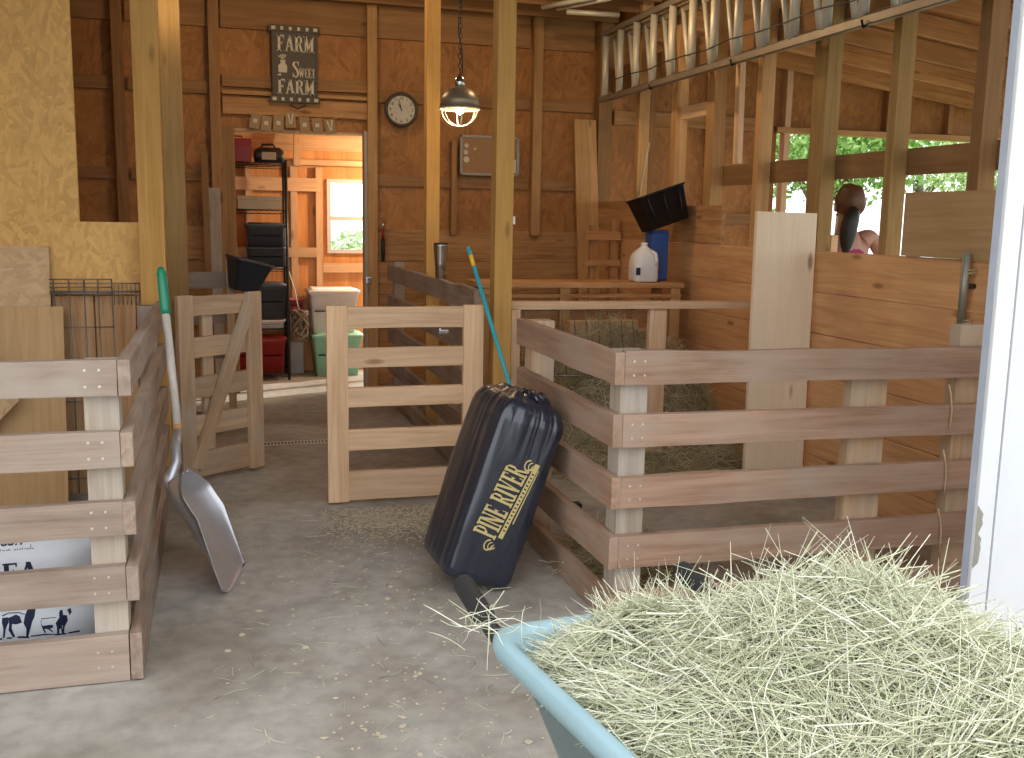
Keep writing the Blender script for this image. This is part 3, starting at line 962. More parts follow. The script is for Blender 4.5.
for side in (0, 1):
    for j in range(nz_):
        for i in range(nx):
            a = side * o_ + j * (nx + 1) + i
            q = (a, a + 1, a + nx + 2, a + nx + 1)
            Fc.append(q if side == 0 else q[::-1])
bd = [(0, i) for i in range(nx)] 
for i in range(nx):
    a = i; Fc.append((a + 1, a, a + o_, a + 1 + o_))
    a = nz_ * (nx + 1) + i; Fc.append((a, a + 1, a + 1 + o_, a + o_))
for j in range(nz_):
    a = j * (nx + 1); Fc.append((a, a + nx + 1, a + nx + 1 + o_, a + o_))
    a = j * (nx + 1) + nx; Fc.append((a + nx + 1, a, a + o_, a + nx + 1 + o_))
pydata('bag_body', V, Fc, M['bagwhite'], fb, smooth=True)
def fbm(u, v, dd): return Vector((u, fb_front(u, v) - .0008 - dd, v))
# printing: pixel-of-photo scale on the bag: about 291 px per metre at this depth
def ip(zx, zy):   # coordinates taken from an enlarged view of the print, 1 unit = 1/6.59 px
    px, py = zx / 6.59, 530 + zy / 6.59
    a, b = (px - 512) / F_PX, (379 - py) / F_PX
    dx, dy, dz = FWD + RGT * a + UPV * b
    t = (FBY + .012) / dy
    return (dx * t, EYE.z + dz * t)
bm = bmesh.new()
polys = [
    [(20, 570), (60, 565), (62, 600), (50, 625), (42, 650), (36, 700), (24, 705), (28, 640), (18, 600)],
    [(60, 570), (110, 548), (135, 560), (150, 600), (110, 612), (85, 608), (82, 640), (104, 695), (92, 700), (62, 650), (66, 610)],
    [(185, 512), (238, 512), (232, 560), (215, 600), (205, 640), (188, 700), (176, 700), (178, 640), (160, 605), (168, 560)],
    [(272, 600), (285, 625), (330, 620), (352, 622), (350, 640), (330, 645), (352, 668), (346, 672), (318, 648), (296, 645), (305, 672), (296, 674), (282, 640)],
    [(390, 545), (398, 525), (412, 528), (416, 560), (440, 565), (446, 600), (425, 640), (420, 690), (408, 690), (402, 650), (392, 652), (388, 690), (376, 690), (376, 640), (368, 610), (392, 575)],
    [(440, 530), (462, 518), (470, 548), (456, 566), (448, 540)],
    [(0, 705), (18, 703), (18, 714), (0, 716)], [(50, 700), (84, 698), (84, 708), (50, 710)], [(120, 692), (160, 692), (200, 700), (198, 707), (120, 704)],
    [(205, 690), (290, 680), (360, 684), (360, 690), (290, 690), (205, 698)], [(360, 686), (435, 684), (435, 694), (360, 696)], [(445, 682), (520, 678), (520, 690), (445, 692)],
    [(20, 552), (60, 535), (130, 532), (170, 545), (170, 550), (130, 537), (60, 541), (22, 560)],
    [(275, 575), (370, 570), (370, 574), (275, 580), (278, 600), (273, 600)],
]
for p in polys:
    prism(bm, [ip(*q) for q in p], fbm, .0006)
from_bm('goat_print', bm, M['navy'], fb)
# wording of the bag
bm = bmesh.new()
p1 = ip(250, 283)
q, wd = word_polys('ALFALFA', .058, .08, 1.25)
for poly in q:
    prism(bm, [(p1[0] - wd + a, p1[1] - .016 + b) for a, b in poly], fbm, .0006)
from_bm('bag_wording', bm, M['navy'], fb)
fc = bpy.data.curves.new('t', 'FONT'); fc.body = 'fresh'; fc.size = .05; fc.shear = .3; fc.offset = .001
fo = bpy.data.objects.new('t', fc); C.objects.link(fo)
fc2 = bpy.data.curves.new('t2', 'FONT'); fc2.body = 'your animals'; fc2.size = .02
fo2 = bpy.data.objects.new('t2', fc2); C.objects.link(fo2)
dg = bpy.context.evaluated_depsgraph_get()
for f_, nm, (tx, tz) in ((fo, 'script_wording', ip(10, 112)), (fo2, 'small_wording', ip(60, 140))):
    me = bpy.data.meshes.new_from_object(f_.evaluated_get(dg))
    wid = max(v.co.x for v in me.vertices)
    for v in me.vertices:
        xx = ip(150 if f_ is fo else 218, 100)[0] - wid + v.co.x; z2 = tz + v.co.y
        v.co = (xx, fb_front(xx, z2) - .001, z2)
    obj(nm, me, M['navy'], fb)
for f_ in (fo, fo2): bpy.data.objects.remove(f_)

# ------------------------------------------------------------------ black shavings bag
PW, PD, PH = .295, .40, .735
sb = thing('shavings_bag', 'shiny black plastic bag of wood shavings leaning against the right pen', 'bag', (1.045, 3.56, 0))
def sq(u, p): return math.copysign(abs(u) ** p, u)
def pb_surf(a, z):
    """cross-section point at perimeter angle a (0..2pi), height z, in the bag's own frame (corner at 0,0)"""
    v = z / PH
    # rounded square
    c, s = math.cos(a), math.sin(a)
    k = (abs(c) ** 7 + abs(s) ** 7) ** (-1 / 7)
    x, y = c * k, s * k
    pinch = 1.0
    if v > .87: pinch = math.sqrt(max(0.0, 1 - ((v - .87) / .13) ** 2)) * .38 + .62
    if v < .04: pinch = .96 + .04 * (v / .04)
    bul = 1 + .02 * math.sin(PI * v)
    # gathers below the tied top
    g = max(0, (v - .55) / .45)
    fold = .050 * g ** 1.8 * (noise.noise((x * 5, y * 5, v * 1.5)) + .6 * noise.noise((x * 13, y * 13, v * 2)))
    crease = .016 * noise.noise((x * 2.2 + 4, y * 2.2, v * 5)) + .008 * noise.noise((x * 6, y * 6 + 9, v * 3))
    # shallow waist groove on the left side
    groove = -.035 * math.exp(-((a - PI * 1.13) / .10) ** 2) * (1 - .3 * v)
    r = pinch * bul + fold + crease + groove
    return Vector((-PW / 2 + x * r * PW / 2, PD / 2 + y * r * PD / 2, z))
NA, NV = 240, 90
V, Fc = [], []
for j in range(NV + 1):
    z_ = PH * (j / NV)
    for i in range(NA):
        V.append(pb_surf(2 * PI * i / NA, z_))
for j in range(NV):
    for i in range(NA):
        a = j * NA + i; b = j * NA + (i + 1) % NA
        Fc.append((a, b, b + NA, a + NA))
# puckered top: rings to the centre
base = NV * NA
rings_prev = [base + i for i in range(NA)]
for k, (s_, dz) in enumerate(((.85, .018), (.6, .014), (.35, .004), (.15, .010), (.03, .012))):
    idx = []
    for i in range(NA):
        p = V[base + i]
        c = Vector((-PW / 2, PD / 2, PH))
        q = c + (p - c) * s_
        q.z = PH + dz + .016 * noise.noise((i * .12, s_ * 6, 8)) * (1 - s_ * .5)
        idx.append(len(V)); V.append(q)
    for i in range(NA):
        Fc.append((rings_prev[i], rings_prev[(i + 1) % NA], idx[(i + 1) % NA], idx[i]))
    rings_prev = idx
Fc.append(tuple(rings_prev))
Fc.append(tuple(range(NA))[::-1])
PBM = Matrix.Translation((1.085, 3.60, 0.008)) @ Matrix.Rotation(R(18.5), 4, 'Y') @ Matrix.Rotation(R(3), 4, 'Z')
film = plain('black_bag_film', (.016, .020, .032), .24, 0, .15, 6, Specular_IOR_Level=.75)
nt = film.node_tree; N = nt.nodes
tc = N.new('ShaderNodeTexCoord'); mp = N.new('ShaderNodeMapping'); mp.inputs['Scale'].default_value = (16, 16, 4)
nz1 = N.new('ShaderNodeTexNoise'); nz1.inputs['Scale'].default_value = 1; nz1.inputs['Detail'].default_value = 5; nz1.inputs['Distortion'].default_value = .6
nt.links.new(tc.outputs['Object'], mp.inputs[0]); nt.links.new(mp.outputs[0], nz1.inputs['Vector'])
bp = N.new('ShaderNodeBump'); bp.inputs['Strength'].default_value = .35; bp.inputs['Distance'].default_value = .010
nt.links.new(nz1.outputs[0], bp.inputs['Height']); nt.links.new(bp.outputs[0], N['Principled BSDF'].inputs['Normal'])
pydata('bag_film', V, Fc, film, sb, PBM, smooth=True)
# crumpled knot of film on top
bm = bmesh.new()
for k in range(9):
    a = k * 2 * PI / 9
    rr = .05 + .03 * random.random()
    cx, cy = -PW * .42, PD * .35
    tube(bm, [(cx, cy, PH), (cx + rr * math.cos(a) * .6, cy + rr * math.sin(a) * .6, PH + .028), (cx + rr * math.cos(a + .4), cy + rr * math.sin(a + .4), PH + .006)], [.014, .010, .006], 7)
from_bm('tied_top', bm, film, sb, PBM, smooth=True)
# printed mark: words, band and scrolls, reading upwards on the face towards the aisle
def pb_front(x, z):
    best = pb_surf(math.atan2(-1, (x + PW / 2) / (PW / 2)), z)
    return best.y
def face(u, v, dd):      # u runs up the bag, v runs to the left
    ca, sa = math.cos(R(-9)), math.sin(R(-9))
    uu, vv = u * ca - v * sa, u * sa + v * ca
    x, z = -.170 - vv, .170 + uu
    return Vector((x, pb_front(x, z) - .0025 - dd, z))
bm = bmesh.new()
q, wd = word_polys('PINE', .10, .02, .49)
q2, wd2 = word_polys('RIVER', .10, .02, .49)
for poly in q: prism(bm, [(a + .015, b - .02) for a, b in poly], face, .001)
for poly in q2: prism(bm, [(a + .035 + wd, b - .02) for a, b in poly], face, .001)
TW = .045 + wd + wd2
prism(bm, [(.03, -.048), (TW + .03, -.048), (TW + .03, -.028), (.03, -.028)], face, .001)
prism(bm, [(.10, -.062), (TW + .01, -.054), (TW + .01, -.051), (.10, -.057)], face, .001)
for cu in (-.012, TW + .012):
    for k in range(3):
        pts = []
        for i in range(18):
            a = i / 18 * 2 * PI
            r_ = .010 + .007 * k
            pts.append((cu + r_ * math.cos(a), -.03 + k * .012 + r_ * .8 * math.sin(a)))
        inner = [(cu + (p[0] - cu) * .72, -.03 + k * .012 + (p[1] + .03 - k * .012) * .72) for p in pts]
        for i in range(0, 14):
            j = (i + 1) % 18
            prism(bm, [pts[i], pts[j], inner[j], inner[i]], face, .0012)
from_bm('printed_mark', bm, M['gold'], sb, PBM)
bm = bmesh.new()
for k in range(16):
    u0 = .06 + k * (TW - .06) / 16
    prism(bm, [(u0, -.043), (u0 + .006, -.043), (u0 + .007, -.033), (u0 + .001, -.033)], lambda u, v, dd: face(u, v, dd + .0012), .0008)
from_bm('small_wording', bm, M['blackbag'], sb, PBM)

# ------------------------------------------------------------------ teal pole

pa, pb_ = Vector((1.247, 5.05, 1.31)), Vector((1.418, 4.80, .599))
dr = (pb_ - pa).normalized()
pe = pa + dr * (pa.z / -dr.z)
bp2 = thing('broom_pole', 'thin teal broom pole with a yellow band leaning against the yellow post', 'pole', pe)
tube_obj('pole', [pe, pa + dr * .01], .0105, M['teal'], bp2, 12)
tube_obj('yellow_band', [pa + dr * .045, pa + dr * .105], .0112, M['yellow'], bp2, 12)
tube_obj('tip', [pa + dr * .012, pa], [.0112, .008], M['teal'], bp2, 12)
bm = bmesh.new(); bx(bm, -.15, .15, -.03, .03, 0, .05, .01)
from_bm('broom_head', bm, M['black'], bp2, Matrix.Translation((pe.x + .02, pe.y, .0)))

# ------------------------------------------------------------------ scoop shovel
sv = thing('shovel', 'aluminium scoop shovel with a green grip leaning upright on the left pen', 'shovel', (.03, 3.95, 0))
T0, T1 = Vector((.045, 3.77, .004)), Vector((.095, 4.18, .006))     # ends of the tip edge
NK = Vector((-.218, 4.10, .385))                                       # neck
ax_ = (NK - (T0 + T1) / 2); LB = ax_.length; ax_.normalize()
wv = (T1 - T0).normalized(); wv = (wv - ax_ * wv.dot(ax_)).normalized()
nrm = ax_.cross(wv)
if nrm.z < 0: nrm = -nrm
def blade(u, v, off=0):       # u 0 tip..1 neck, v -1..1
    hw = .212 * (1 - .06 * u) * (1 if u < .78 else max(.22, math.cos((u - .78) / .22 * PI / 2 * .9)))
    if u < .12: hw *= .90 + .10 * math.sqrt(u / .12)
    d = .012 + .085 * min(1, u / .6) * abs(v) ** 3.4
    d += .02 * (1 - abs(v)) * 0
    c = (T0 + T1) / 2
    tipcurve = -.03 * v * v * (1 - u) * 0
    back = .07 * max(0, u - .7) ** 1.5
    return c + ax_ * (u * LB + (0.03 * abs(v) ** 4 * (u < .05))) + wv * (v * hw) + nrm * (d - .045 + back + off + .035 * u)
nu, nv = 36, 28
V, Fc = [], []
for sd, off in ((0, 0), (1, -.0022)):
    for i in range(nu + 1):
        for j in range(nv + 1):
            p = blade(i / nu, 2 * j / nv - 1, off)
            p.z = max(p.z, .003 if sd else .005)
            V.append(p)
K = (nu + 1) * (nv + 1)
for sd in (0, 1):
    for i in range(nu):
        for j in range(nv):
            a = sd * K + i * (nv + 1) + j
            q = (a, a + 1, a + nv + 2, a + nv + 1)
            Fc.append(q if sd else q[::-1])
for i in range(nu):
    a = i * (nv + 1); Fc.append((a, a + nv + 1, a + nv + 1 + K, a + K))
    a += nv; Fc.append((a + nv + 1, a, a + K, a + nv + 1 + K))
for j in range(nv):
    Fc.append((j + 1, j, j + K, j + 1 + K))
    a = nu * (nv + 1) + j; Fc.append((a, a + 1, a + 1 + K, a + K))
pydata('scoop_blade', V, Fc, M['alu'], sv, smooth=True)
HT = Vector((-.222, 4.42, 1.232))
S1 = Vector((-.170, 4.25, .574))
nk2 = blade(.93, 0)
tube_obj('socket', [nk2 - nrm * .004, NK + Vector((.015, .0, .02)), NK + Vector((.042, .03, .08)), NK + Vector((.040, .08, .135)), S1], [.022, .024, .021, .02, .019], M['alu'], sv, 14)
hd = (HT - S1)
tube_obj('handle', [S1 - hd * .02, S1 + hd * .30, S1 + hd * .72], [.0175, .017, .0165], M['handle'], sv, 14)
bm = bmesh.new()
tube(bm, [S1 + hd * .71, S1 + hd * .74, S1 + hd * .86, S1 + hd * .97, S1 + hd * 1.0], [.0185, .0205, .021, .018, .010], 16)
tube(bm, [S1 + hd * .955 + Vector((-.02, -.004, 0)), S1 + hd * .955 + Vector((.02, -.004, 0))], .005, 8)
from_bm('green_grip', bm, M['green'], sv)
tube_obj('wood_ferrule', [S1 - hd * .0, S1 + hd * .035], .0195, M['stud'], sv, 14)

# ------------------------------------------------------------------ tumbler on the fence
tu = thing('tumbler', 'stainless steel tumbler standing on top of the fence behind the pine gate', 'tumbler', (1.322, 6.05, 1.086))
bm = bmesh.new()
lathe(bm, [(.030, 0), (.032, .004), (.035, .08), (.0375, .088), (.0375, .092), (.038, .10), (.045, .205), (.046, .212)], 28)
from_bm('tumbler_body', bm, M['steel'], tu, Matrix.Translation((1.322, 6.05, 1.086)), smooth=True)
bm = bmesh.new()
lathe(bm, [(.044, 0), (.044, .006), (.034, .008)], 28)
from_bm('lid', bm, M['black'], tu, Matrix.Translation((1.322, 6.05, 1.2985)))

# ------------------------------------------------------------------ hanging cage lamp
LX, LY = 1.421, 6.0
la = thing('cage_lamp', 'brown enamel dome lamp with a white wire cage hanging by a chain', 'lamp', (LX, LY, 2.1))
bm = bmesh.new()
lathe(bm, [(.030, .125), (.045, .12), (.085, .10), (.112, .06), (.122, .0), (.118, .0), (.108, .055), (.08, .092), (.03, .105)], 32, cap=False)
from_bm('dome_shade', bm, M['lampshade'], la, Matrix.Translation((LX, LY, 2.105)), smooth=True)
bm = bmesh.new()
lathe(bm, [(.022, .0), (.03, .015), (.03, .05), (.02, .06), (.012, .075)], 20)
from_bm('lamp_cap', bm, M['steel'], la, Matrix.Translation((LX, LY, 2.225)), smooth=True)
bm = bmesh.new()
for k in range(3):
    a = R(25 + 60 * k)
    tube(bm, [(LX + .116 * math.cos(t_) * math.cos(a), LY + .116 * math.cos(t_) * math.sin(a), 2.10 - .10 * math.sin(t_)) for t_ in [PI * i / 14 for i in range(15)]], .0038, 6)
tube(bm, [(LX + .118 * math.cos(2 * PI * i / 28), LY + .118 * math.sin(2 * PI * i / 28), 2.102) for i in range(29)], .005, 6, caps=False)
from_bm('wire_cage', bm, M['lampcage'], la)
bm = bmesh.new()
lathe(bm, [(.004, 0), (.022, .008), (.028, .028), (.022, .05), (.014, .07), (.013, .085)], 18)
from_bm('bulb', bm, M['bulb'], la, Matrix.Translation((LX, LY, 2.07)), smooth=True)
bm = bmesh.new()
z_ = 2.30; k = 0
while z_ < 3.1:
    a = 0 if k % 2 else PI / 2
    tube(bm, [(LX + .010 * math.cos(t_) * math.cos(a), LY + .010 * math.cos(t_) * math.sin(a), z_ + .018 + .018 * math.sin(t_)) for t_ in [2 * PI * i / 10 for i in range(11)]], .0025, 5, caps=False)
    z_ += .029; k += 1
from_bm('chain', bm, M['darkmetal'], la)
tube_obj('cord', [(LX + .012, LY, 2.29)] + [(LX + .018 * math.sin(i * 1.3), LY + .012 * math.cos(i * 1.1), 2.29 + i * .08) for i in range(1, 11)], .004, M['black'], la, 6)
pl = bpy.data.lights.new('cage_lamp_light', 'POINT'); pl.energy = 7; pl.color = (1, .70, .40); pl.shadow_soft_size = .035
po = bpy.data.objects.new('cage_lamp_light', pl); po.location = (LX, LY, 2.045); C.objects.link(po)

# bulb fittings: the left-post bulb, and unseen ones added for light
def seen_or_added_bulb(x, y, z, e, label):
    t_ = thing('ceiling_bulb', label, 'lamp', (x, y, z))
    bm = bmesh.new(); lathe(bm, [(.05, .06), (.055, .05), (.055, .03), (.03, .02)], 18)
    from_bm('lamp_holder', bm, M['white'], t_, Matrix.Translation((x, y, z + .05)))
    bm = bmesh.new(); lathe(bm, [(.006, -.05), (.028, -.042), (.034, -.02), (.028, .01), (.016, .03), (.014, .06)], 18)
    from_bm('bulb', bm, M['bulb'], t_, Matrix.Translation((x, y, z + .01)), smooth=True)
    tube_obj('cord', [(x, y, z + .11), (x, y, 3.2 if y < 8.4 else 2.6)], .005, M['black'], t_, 6)
    l_ = bpy.data.lights.new('bulb_light', 'POINT'); l_.energy = e; l_.color = (1, .72, .42); l_.shadow_soft_size = .04
    lo = bpy.data.objects.new('bulb_light', l_); lo.location = (x, y, z - .08); C.objects.link(lo)
seen_or_added_bulb(-.205, 5.98, 2.655, 1.5, 'glowing bulb at the top edge between the two left posts')
seen_or_added_bulb(.6, 7.0, 3.02, 16, 'bare bulb hanging under the aisle ceiling, out of the picture')  # added out of view to warm the aisle and back wall
seen_or_added_bulb(2.3, 6.2, 3.10, 22, 'bare bulb under the ceiling above the stall, out of the picture')  # added to brighten the stall, in place of daylight from the side

# ------------------------------------------------------------------ things on the back wall
WY = YB - .095
def flat_word(bm, text, x, z, h, y, gap=.06, xs=1, th=.004, width=None):
    q, wd = word_polys(text, h, gap, xs)
    k = (width / wd) if width else 1
    for poly in q:
        prism(bm, [(a * k, b) for a, b in poly], lambda u, v, dd: Vector((x + u, y - dd, z + v)), th)
sg = thing('wall_sign', 'tall dark wooden sign with cream lettering hanging above the doorway', 'sign', (.64, WY, 2.3))
sx0, sx1, sz0, sz1 = .463, .815, 2.345, 2.935
bm = bmesh.new(); bx(bm, sx0, sx1, WY - .02, WY, sz0, sz1, .003)
from_bm('sign_board', bm, M['signbrown'], sg)
yf = WY - .02
bm = bmesh.new()
for fx in (sx0, sx1 - .012): bx(bm, fx, fx + .012, yf - .008, yf, sz0, sz1, .002)
bx(bm, sx0 - .02, sx1 + .02, yf - .01, yf, sz1 - .05, sz1, .002)
bx(bm, sx0 - .02, sx1 + .02, yf - .01, yf, sz0, sz0 + .05, .002)
from_bm('sign_frame', bm, M['signbrown'], sg)
bm = bmesh.new()
flat_word(bm, 'FARM', sx0 + .04, 2.735, .125, yf, .05, 1, .003, .29)
from_bm('sign_word', bm, M['cream'], sg)
bm = bmesh.new()
flat_word(bm, 'FARM', sx0 + .04, 2.41, .115, yf, .05, 1, .003, .29)
from_bm('sign_word', bm, M['cream'], sg)
bm = bmesh.new()
flat_word(bm, 'S', sx0 + .155, 2.54, .13, yf, .05, .8, .003)
flat_word(bm, 'WEET', sx0 + .21, 2.54, .075, yf, .03, .7, .003, .125)
from_bm('sign_word', bm, M['cream'], sg)
for zz_ in (sz0 + .025, sz1 - .025):
    for k in range(6):
        bm = bmesh.new()
        cx = sx0 + .015 + k * .065
        bx(bm, cx - (.016 if k in (0, 5) else .011), cx + (.016 if k in (0, 5) else .011), yf - .014, yf - .009, zz_ - .013, zz_ + .013, .002)
        from_bm('dot', bm, M['cream'], sg)
bm = bmesh.new()
can = [(-.035, 0), (.03, 0), (.032, .05), (.018, .07), (.018, .085), (.024, .095), (-.024, .095), (-.018, .085), (-.018, .07), (-.036, .05)]
prism(bm, [(sx0 + .085 + a, 2.575 + b) for a, b in can], lambda u, v, dd: Vector((u, yf - dd, v)), .004)
for k in range(5):
    a = R(50 + 20 * k)
    prism(bm, [(sx0 + .085, 2.67), (sx0 + .085 + .045 * math.cos(a), 2.67 + .045 * math.sin(a)), (sx0 + .085 + .045 * math.cos(a + .2), 2.67 + .045 * math.sin(a + .2))], lambda u, v, dd: Vector((u, yf - dd, v)), .003)
prism(bm, [(sx0 + .035, 2.55), (sx0 + .07, 2.55), (sx0 + .065, 2.57)], lambda u, v, dd: Vector((u, yf - dd, v)), .003)
from_bm('milk_can_motif', bm, M['cream'], sg)
tube_obj('hanger', [(.60, yf + .01, 2.33), (.66, yf, 2.30), (.72, yf + .01, 2.33)], .006, M['darkmetal'], sg, 6)

ck = thing('wall_clock', 'round wall clock with a brown rim and cream face', 'clock', (1.495, WY, 2.30))
cc = Vector((1.494, WY, 2.331))
bm = bmesh.new()
lathe(bm, [(.138, 0), (.140, .02), (.132, .034), (.118, .036), (.112, .022)], 40, cap=False)
RX = Matrix.Rotation(PI / 2, 4, 'X')
from_bm('clock_rim', bm, M['signbrown'], ck, Matrix.Translation(cc) @ RX, smooth=True)
bm = bmesh.new(); lathe(bm, [(.116, 0), (.116, .021)], 40)
from_bm('clock_face', bm, M['cream'], ck, Matrix.Translation(cc) @ RX)
digits = ['12', '1', '2', '3', '4', '5', '6', '7', '8', '9', '10', '11']
for k, dg_ in enumerate(digits):
    fc = bpy.data.curves.new('n', 'FONT'); fc.body = dg_; fc.size = .034; fc.align_x = 'CENTER'; fc.align_y = 'CENTER'; fc.offset = .0006
    fo = bpy.data.objects.new('n', fc); C.objects.link(fo)
    dg = bpy.context.evaluated_depsgraph_get()
    me = bpy.data.meshes.new_from_object(fo.evaluated_get(dg))
    a = PI / 2 - k * PI / 6
    for v in me.vertices:
        v.co = (cc.x + .092 * math.cos(a) + v.co.x, cc.y - .0225, cc.z + .092 * math.sin(a) + v.co.y)
    bpy.data.objects.remove(fo)
    obj('numeral', me, M['signbrown'], ck)
for nm, ang, ln, wd_ in (('minute_hand', 104, .085, .006), ('hour_hand', 118, .055, .009)):
    a = R(ang)
    board(nm, cc + Vector((-.012 * math.cos(a), -.025, -.012 * math.sin(a))), cc + Vector((ln * math.cos(a), -.025, ln * math.sin(a))), wd_, .002, M['signbrown'], ck, up=(-math.sin(a), 0, math.cos(a)), bev=0)

cb = thing('notice_board', 'grey framed cork notice board on the back wall behind the yellow post', 'notice board', (2.24, WY, 1.8))
bx0, bx1, bz0, bz1 = 1.995, 2.514, 1.821, 2.153
for nm, a in (('frame_rail', (bx0, bx1, bz0, bz0 + .02)), ('frame_rail', (bx0, bx1, bz1 - .02, bz1)), ('frame_stile', (bx0, bx0 + .02, bz0, bz1)), ('frame_stile', (bx1 - .02, bx1, bz0, bz1))):
    box(nm, a[0], a[1], WY - .018, WY, a[2], a[3], M['framegrey'], cb, .003)
box('cork_panel', bx0 + .02, bx1 - .02, WY - .010, WY - .002, bz0 + .02, bz1 - .02, M['cork'], cb, 0)
for (px_, pz_, s_) in ((.055, .245, .018), (.05, .19, .02), (.055, .13, .026), (.13, .22, .01)):
    bm = bmesh.new(); lathe(bm, [(s_, 0), (s_, .003)], 16)
    from_bm('pinned_disc', bm, M['cream'], cb, Matrix.Translation((bx0 + px_, WY - .010, bz0 + pz_)) @ RX)
box('pinned_paper', bx1 - .07, bx1 - .025, WY - .014, WY - .010, bz0 + .03, bz0 + .14, M['cream'], cb, 0)

# string of little wooden tags above the doorway
ga = thing('tag_garland', 'string of small tan wooden tags hung over the doorway', 'garland', (.7, WY, 2.22))
tgs = [(.325, 2.19, 12, 1), (.41, 2.175, 8, 0), (.505, 2.18, 4, 0), (.60, 2.21, 0, 2), (.71, 2.175, -6, 0), (.81, 2.175, -8, 0), (.915, 2.17, -10, 2)]
gpts = [(.25, 2.27)] + [(x, z_ + .05) for x, z_, _, _ in tgs] + [(1.02, 2.27)]
tube_obj('string', [(x, WY - .012, z_) for x, z_ in gpts], .003, M['rope'], ga, 5)
for x, z_, an, kd in tgs:
    bm = bmesh.new(); bx(bm, -.040, .040, -.006, .006, -.06, .06, .002)
    tgo = from_bm('tag', bm, M['tag'], ga, Matrix.Translation((x, WY - .018, z_)) @ Matrix.Rotation(R(an), 4, 'Y'))
    bm = bmesh.new()
    if kd == 2:
        for s_ in (-1, 1): prism(bm, [(0, -.03), (.008 * s_, -.03), (.026 * s_, .05), (.012 * s_, .05)] if s_ > 0 else [(-.012, .05), (-.026, .05), (-.008, -.03), (0, -.03)], lambda u, v, dd: Vector((u, -.007 - dd, v)), .001)
    else:
        bx(bm, -.016, .016, -.008, -.006, -.012, .018)
    from_bm('mark', bm, M['cream'], tgo, Matrix.Translation((x, WY - .018, z_)) @ Matrix.Rotation(R(an), 4, 'Y'))

# little tool hanging right of the doorway
ft = thing('hanging_tool', 'slim black tool with a red collar hanging right of the doorway', 'tool', (1.32, WY, 1.3))
tube_obj('handle', [(1.34, WY - .015, 1.09), (1.34, WY - .015, 1.28)], .017, M['black'], ft, 8)
tube_obj('collar', [(1.34, WY - .015, 1.28), (1.34, WY - .015, 1.35)], .013, M['red'], ft, 8)
tube_obj('hook', [(1.34, WY - .015, 1.35), (1.34, WY - .015, 1.40), (1.355, WY - .01, 1.415)], .012, M['steel'], ft, 8)
o = box('door_latch', 1.20, 1.245, YB - .10, YB - .06, .90, .96, M['steel'], None, .008)
tag(o, 'small steel latch on the right door jamb', 'latch')
# small clip on the yellow post, rope on the stud, pipe bracket
o = tube_obj('rope_loop', [(3.225, 7.28, 2.06), (3.19, 7.26, 1.92), (3.19, 7.32, 1.78), (3.18, 7.34, 1.66)], [.009, .011, .010, .012], M['rope'], None, 7)
tag(o, 'frayed pale rope hanging on the stud wall left of the black tub', 'rope')
o = box('wall_switch', 1.473, 1.489, 5.02, 5.06, 1.43, 1.47, M['whitep'], None, .003)
tag(o, 'tiny white switch on the right side of the front yellow post', 'switch')
pipe = tube_obj('hinge_pin', [(3.145, 3.66, 1.03), (3.145, 3.66, 1.345)], .018, M['framegrey'], None, 10)
tag(pipe, 'short dark iron pipe with twine at the right end of the stall boards', 'pipe')
for z_ in (1.25, 1.03):
    tube_obj('twine', [(3.165 + .028 * math.cos(i), 3.66 + .028 * math.sin(i), z_ + .002 * i) for i in range(14)], .003, M['rope'], pipe, 5)
tube_obj('bracket', [(3.145, 3.66, 1.2), (XR, 3.66, 1.2)], .012, M['darkmetal'], pipe, 8)

# ------------------------------------------------------------------ ladder on the stud wall
ld = thing('extension_ladder', 'long aluminium extension ladder hung flat along the right stud wall', 'ladder', (3.0, 5.5, 2.35))
for nm, x, z0, z1 in (('rail', 3.065, 2.415, 2.462), ('rail', 3.065, 2.925, 2.975)):
    bm = bmesh.new()
    bx(bm, x - .018, x - .014, 2.6, 7.93, z0, z1, .001)
    bx(bm, x - .018, x + .018, 2.6, 7.93, z0, z0 + .005, .001)
    bx(bm, x - .018, x + .018, 2.6, 7.68, z1 - .005, z1, .001)
    from_bm(nm, bm, M['railm'], ld)
for nm, x, z0, z1 in (('fly_rail', 3.125, 2.44, 2.485), ('fly_rail', 3.125, 2.88, 2.93)):
    box(nm, x - .012, x + .012, 2.6, 7.86, z0, z1, M['railm'], ld, .004)
for k in range(17):
    y = 7.86 - .312 * k
    tube_obj('rung', [(3.07, y, 2.455), (3.07, y, 2.93)], .028, M['rungs'], ld, 10)
    if k: tube_obj('fly_rung', [(3.125, y + .14, 2.47), (3.125, y + .26, 2.90)], .018, M['rungs'], ld, 10)
tube_obj('cord', [(3.04, 7.6 - .312 * k, 2.555 + .01 * math.sin(k * 2.3)) for k in range(14)], .004, M['black'], ld, 5)
for y in (6.893, 5.683, 4.38):
    tube_obj('hanger', [(3.23, y, 2.50), (3.04, y, 2.405), (3.03, y, 2.44)], .008, M['darkmetal'], ld, 6)

for k, (a, b) in enumerate((((2.44, 7.6, 3.06), (2.72, 7.2, 3.08)), ((2.56, 7.6, 3.06), (2.84, 7.2, 3.08)), ((2.60, 7.5, 3.02), (3.0, 7.42, 3.01)))):
    o = tube_obj('white_pipe', [a, b], .02, M['rungs'], None, 10)
    tag(o, ['leftmost pale pipe stored under the ceiling near the ladder end', 'second pale pipe stored under the ceiling near the ladder end', 'pale pipe lying crosswise under the ceiling near the ladder end'][k], 'pipe')

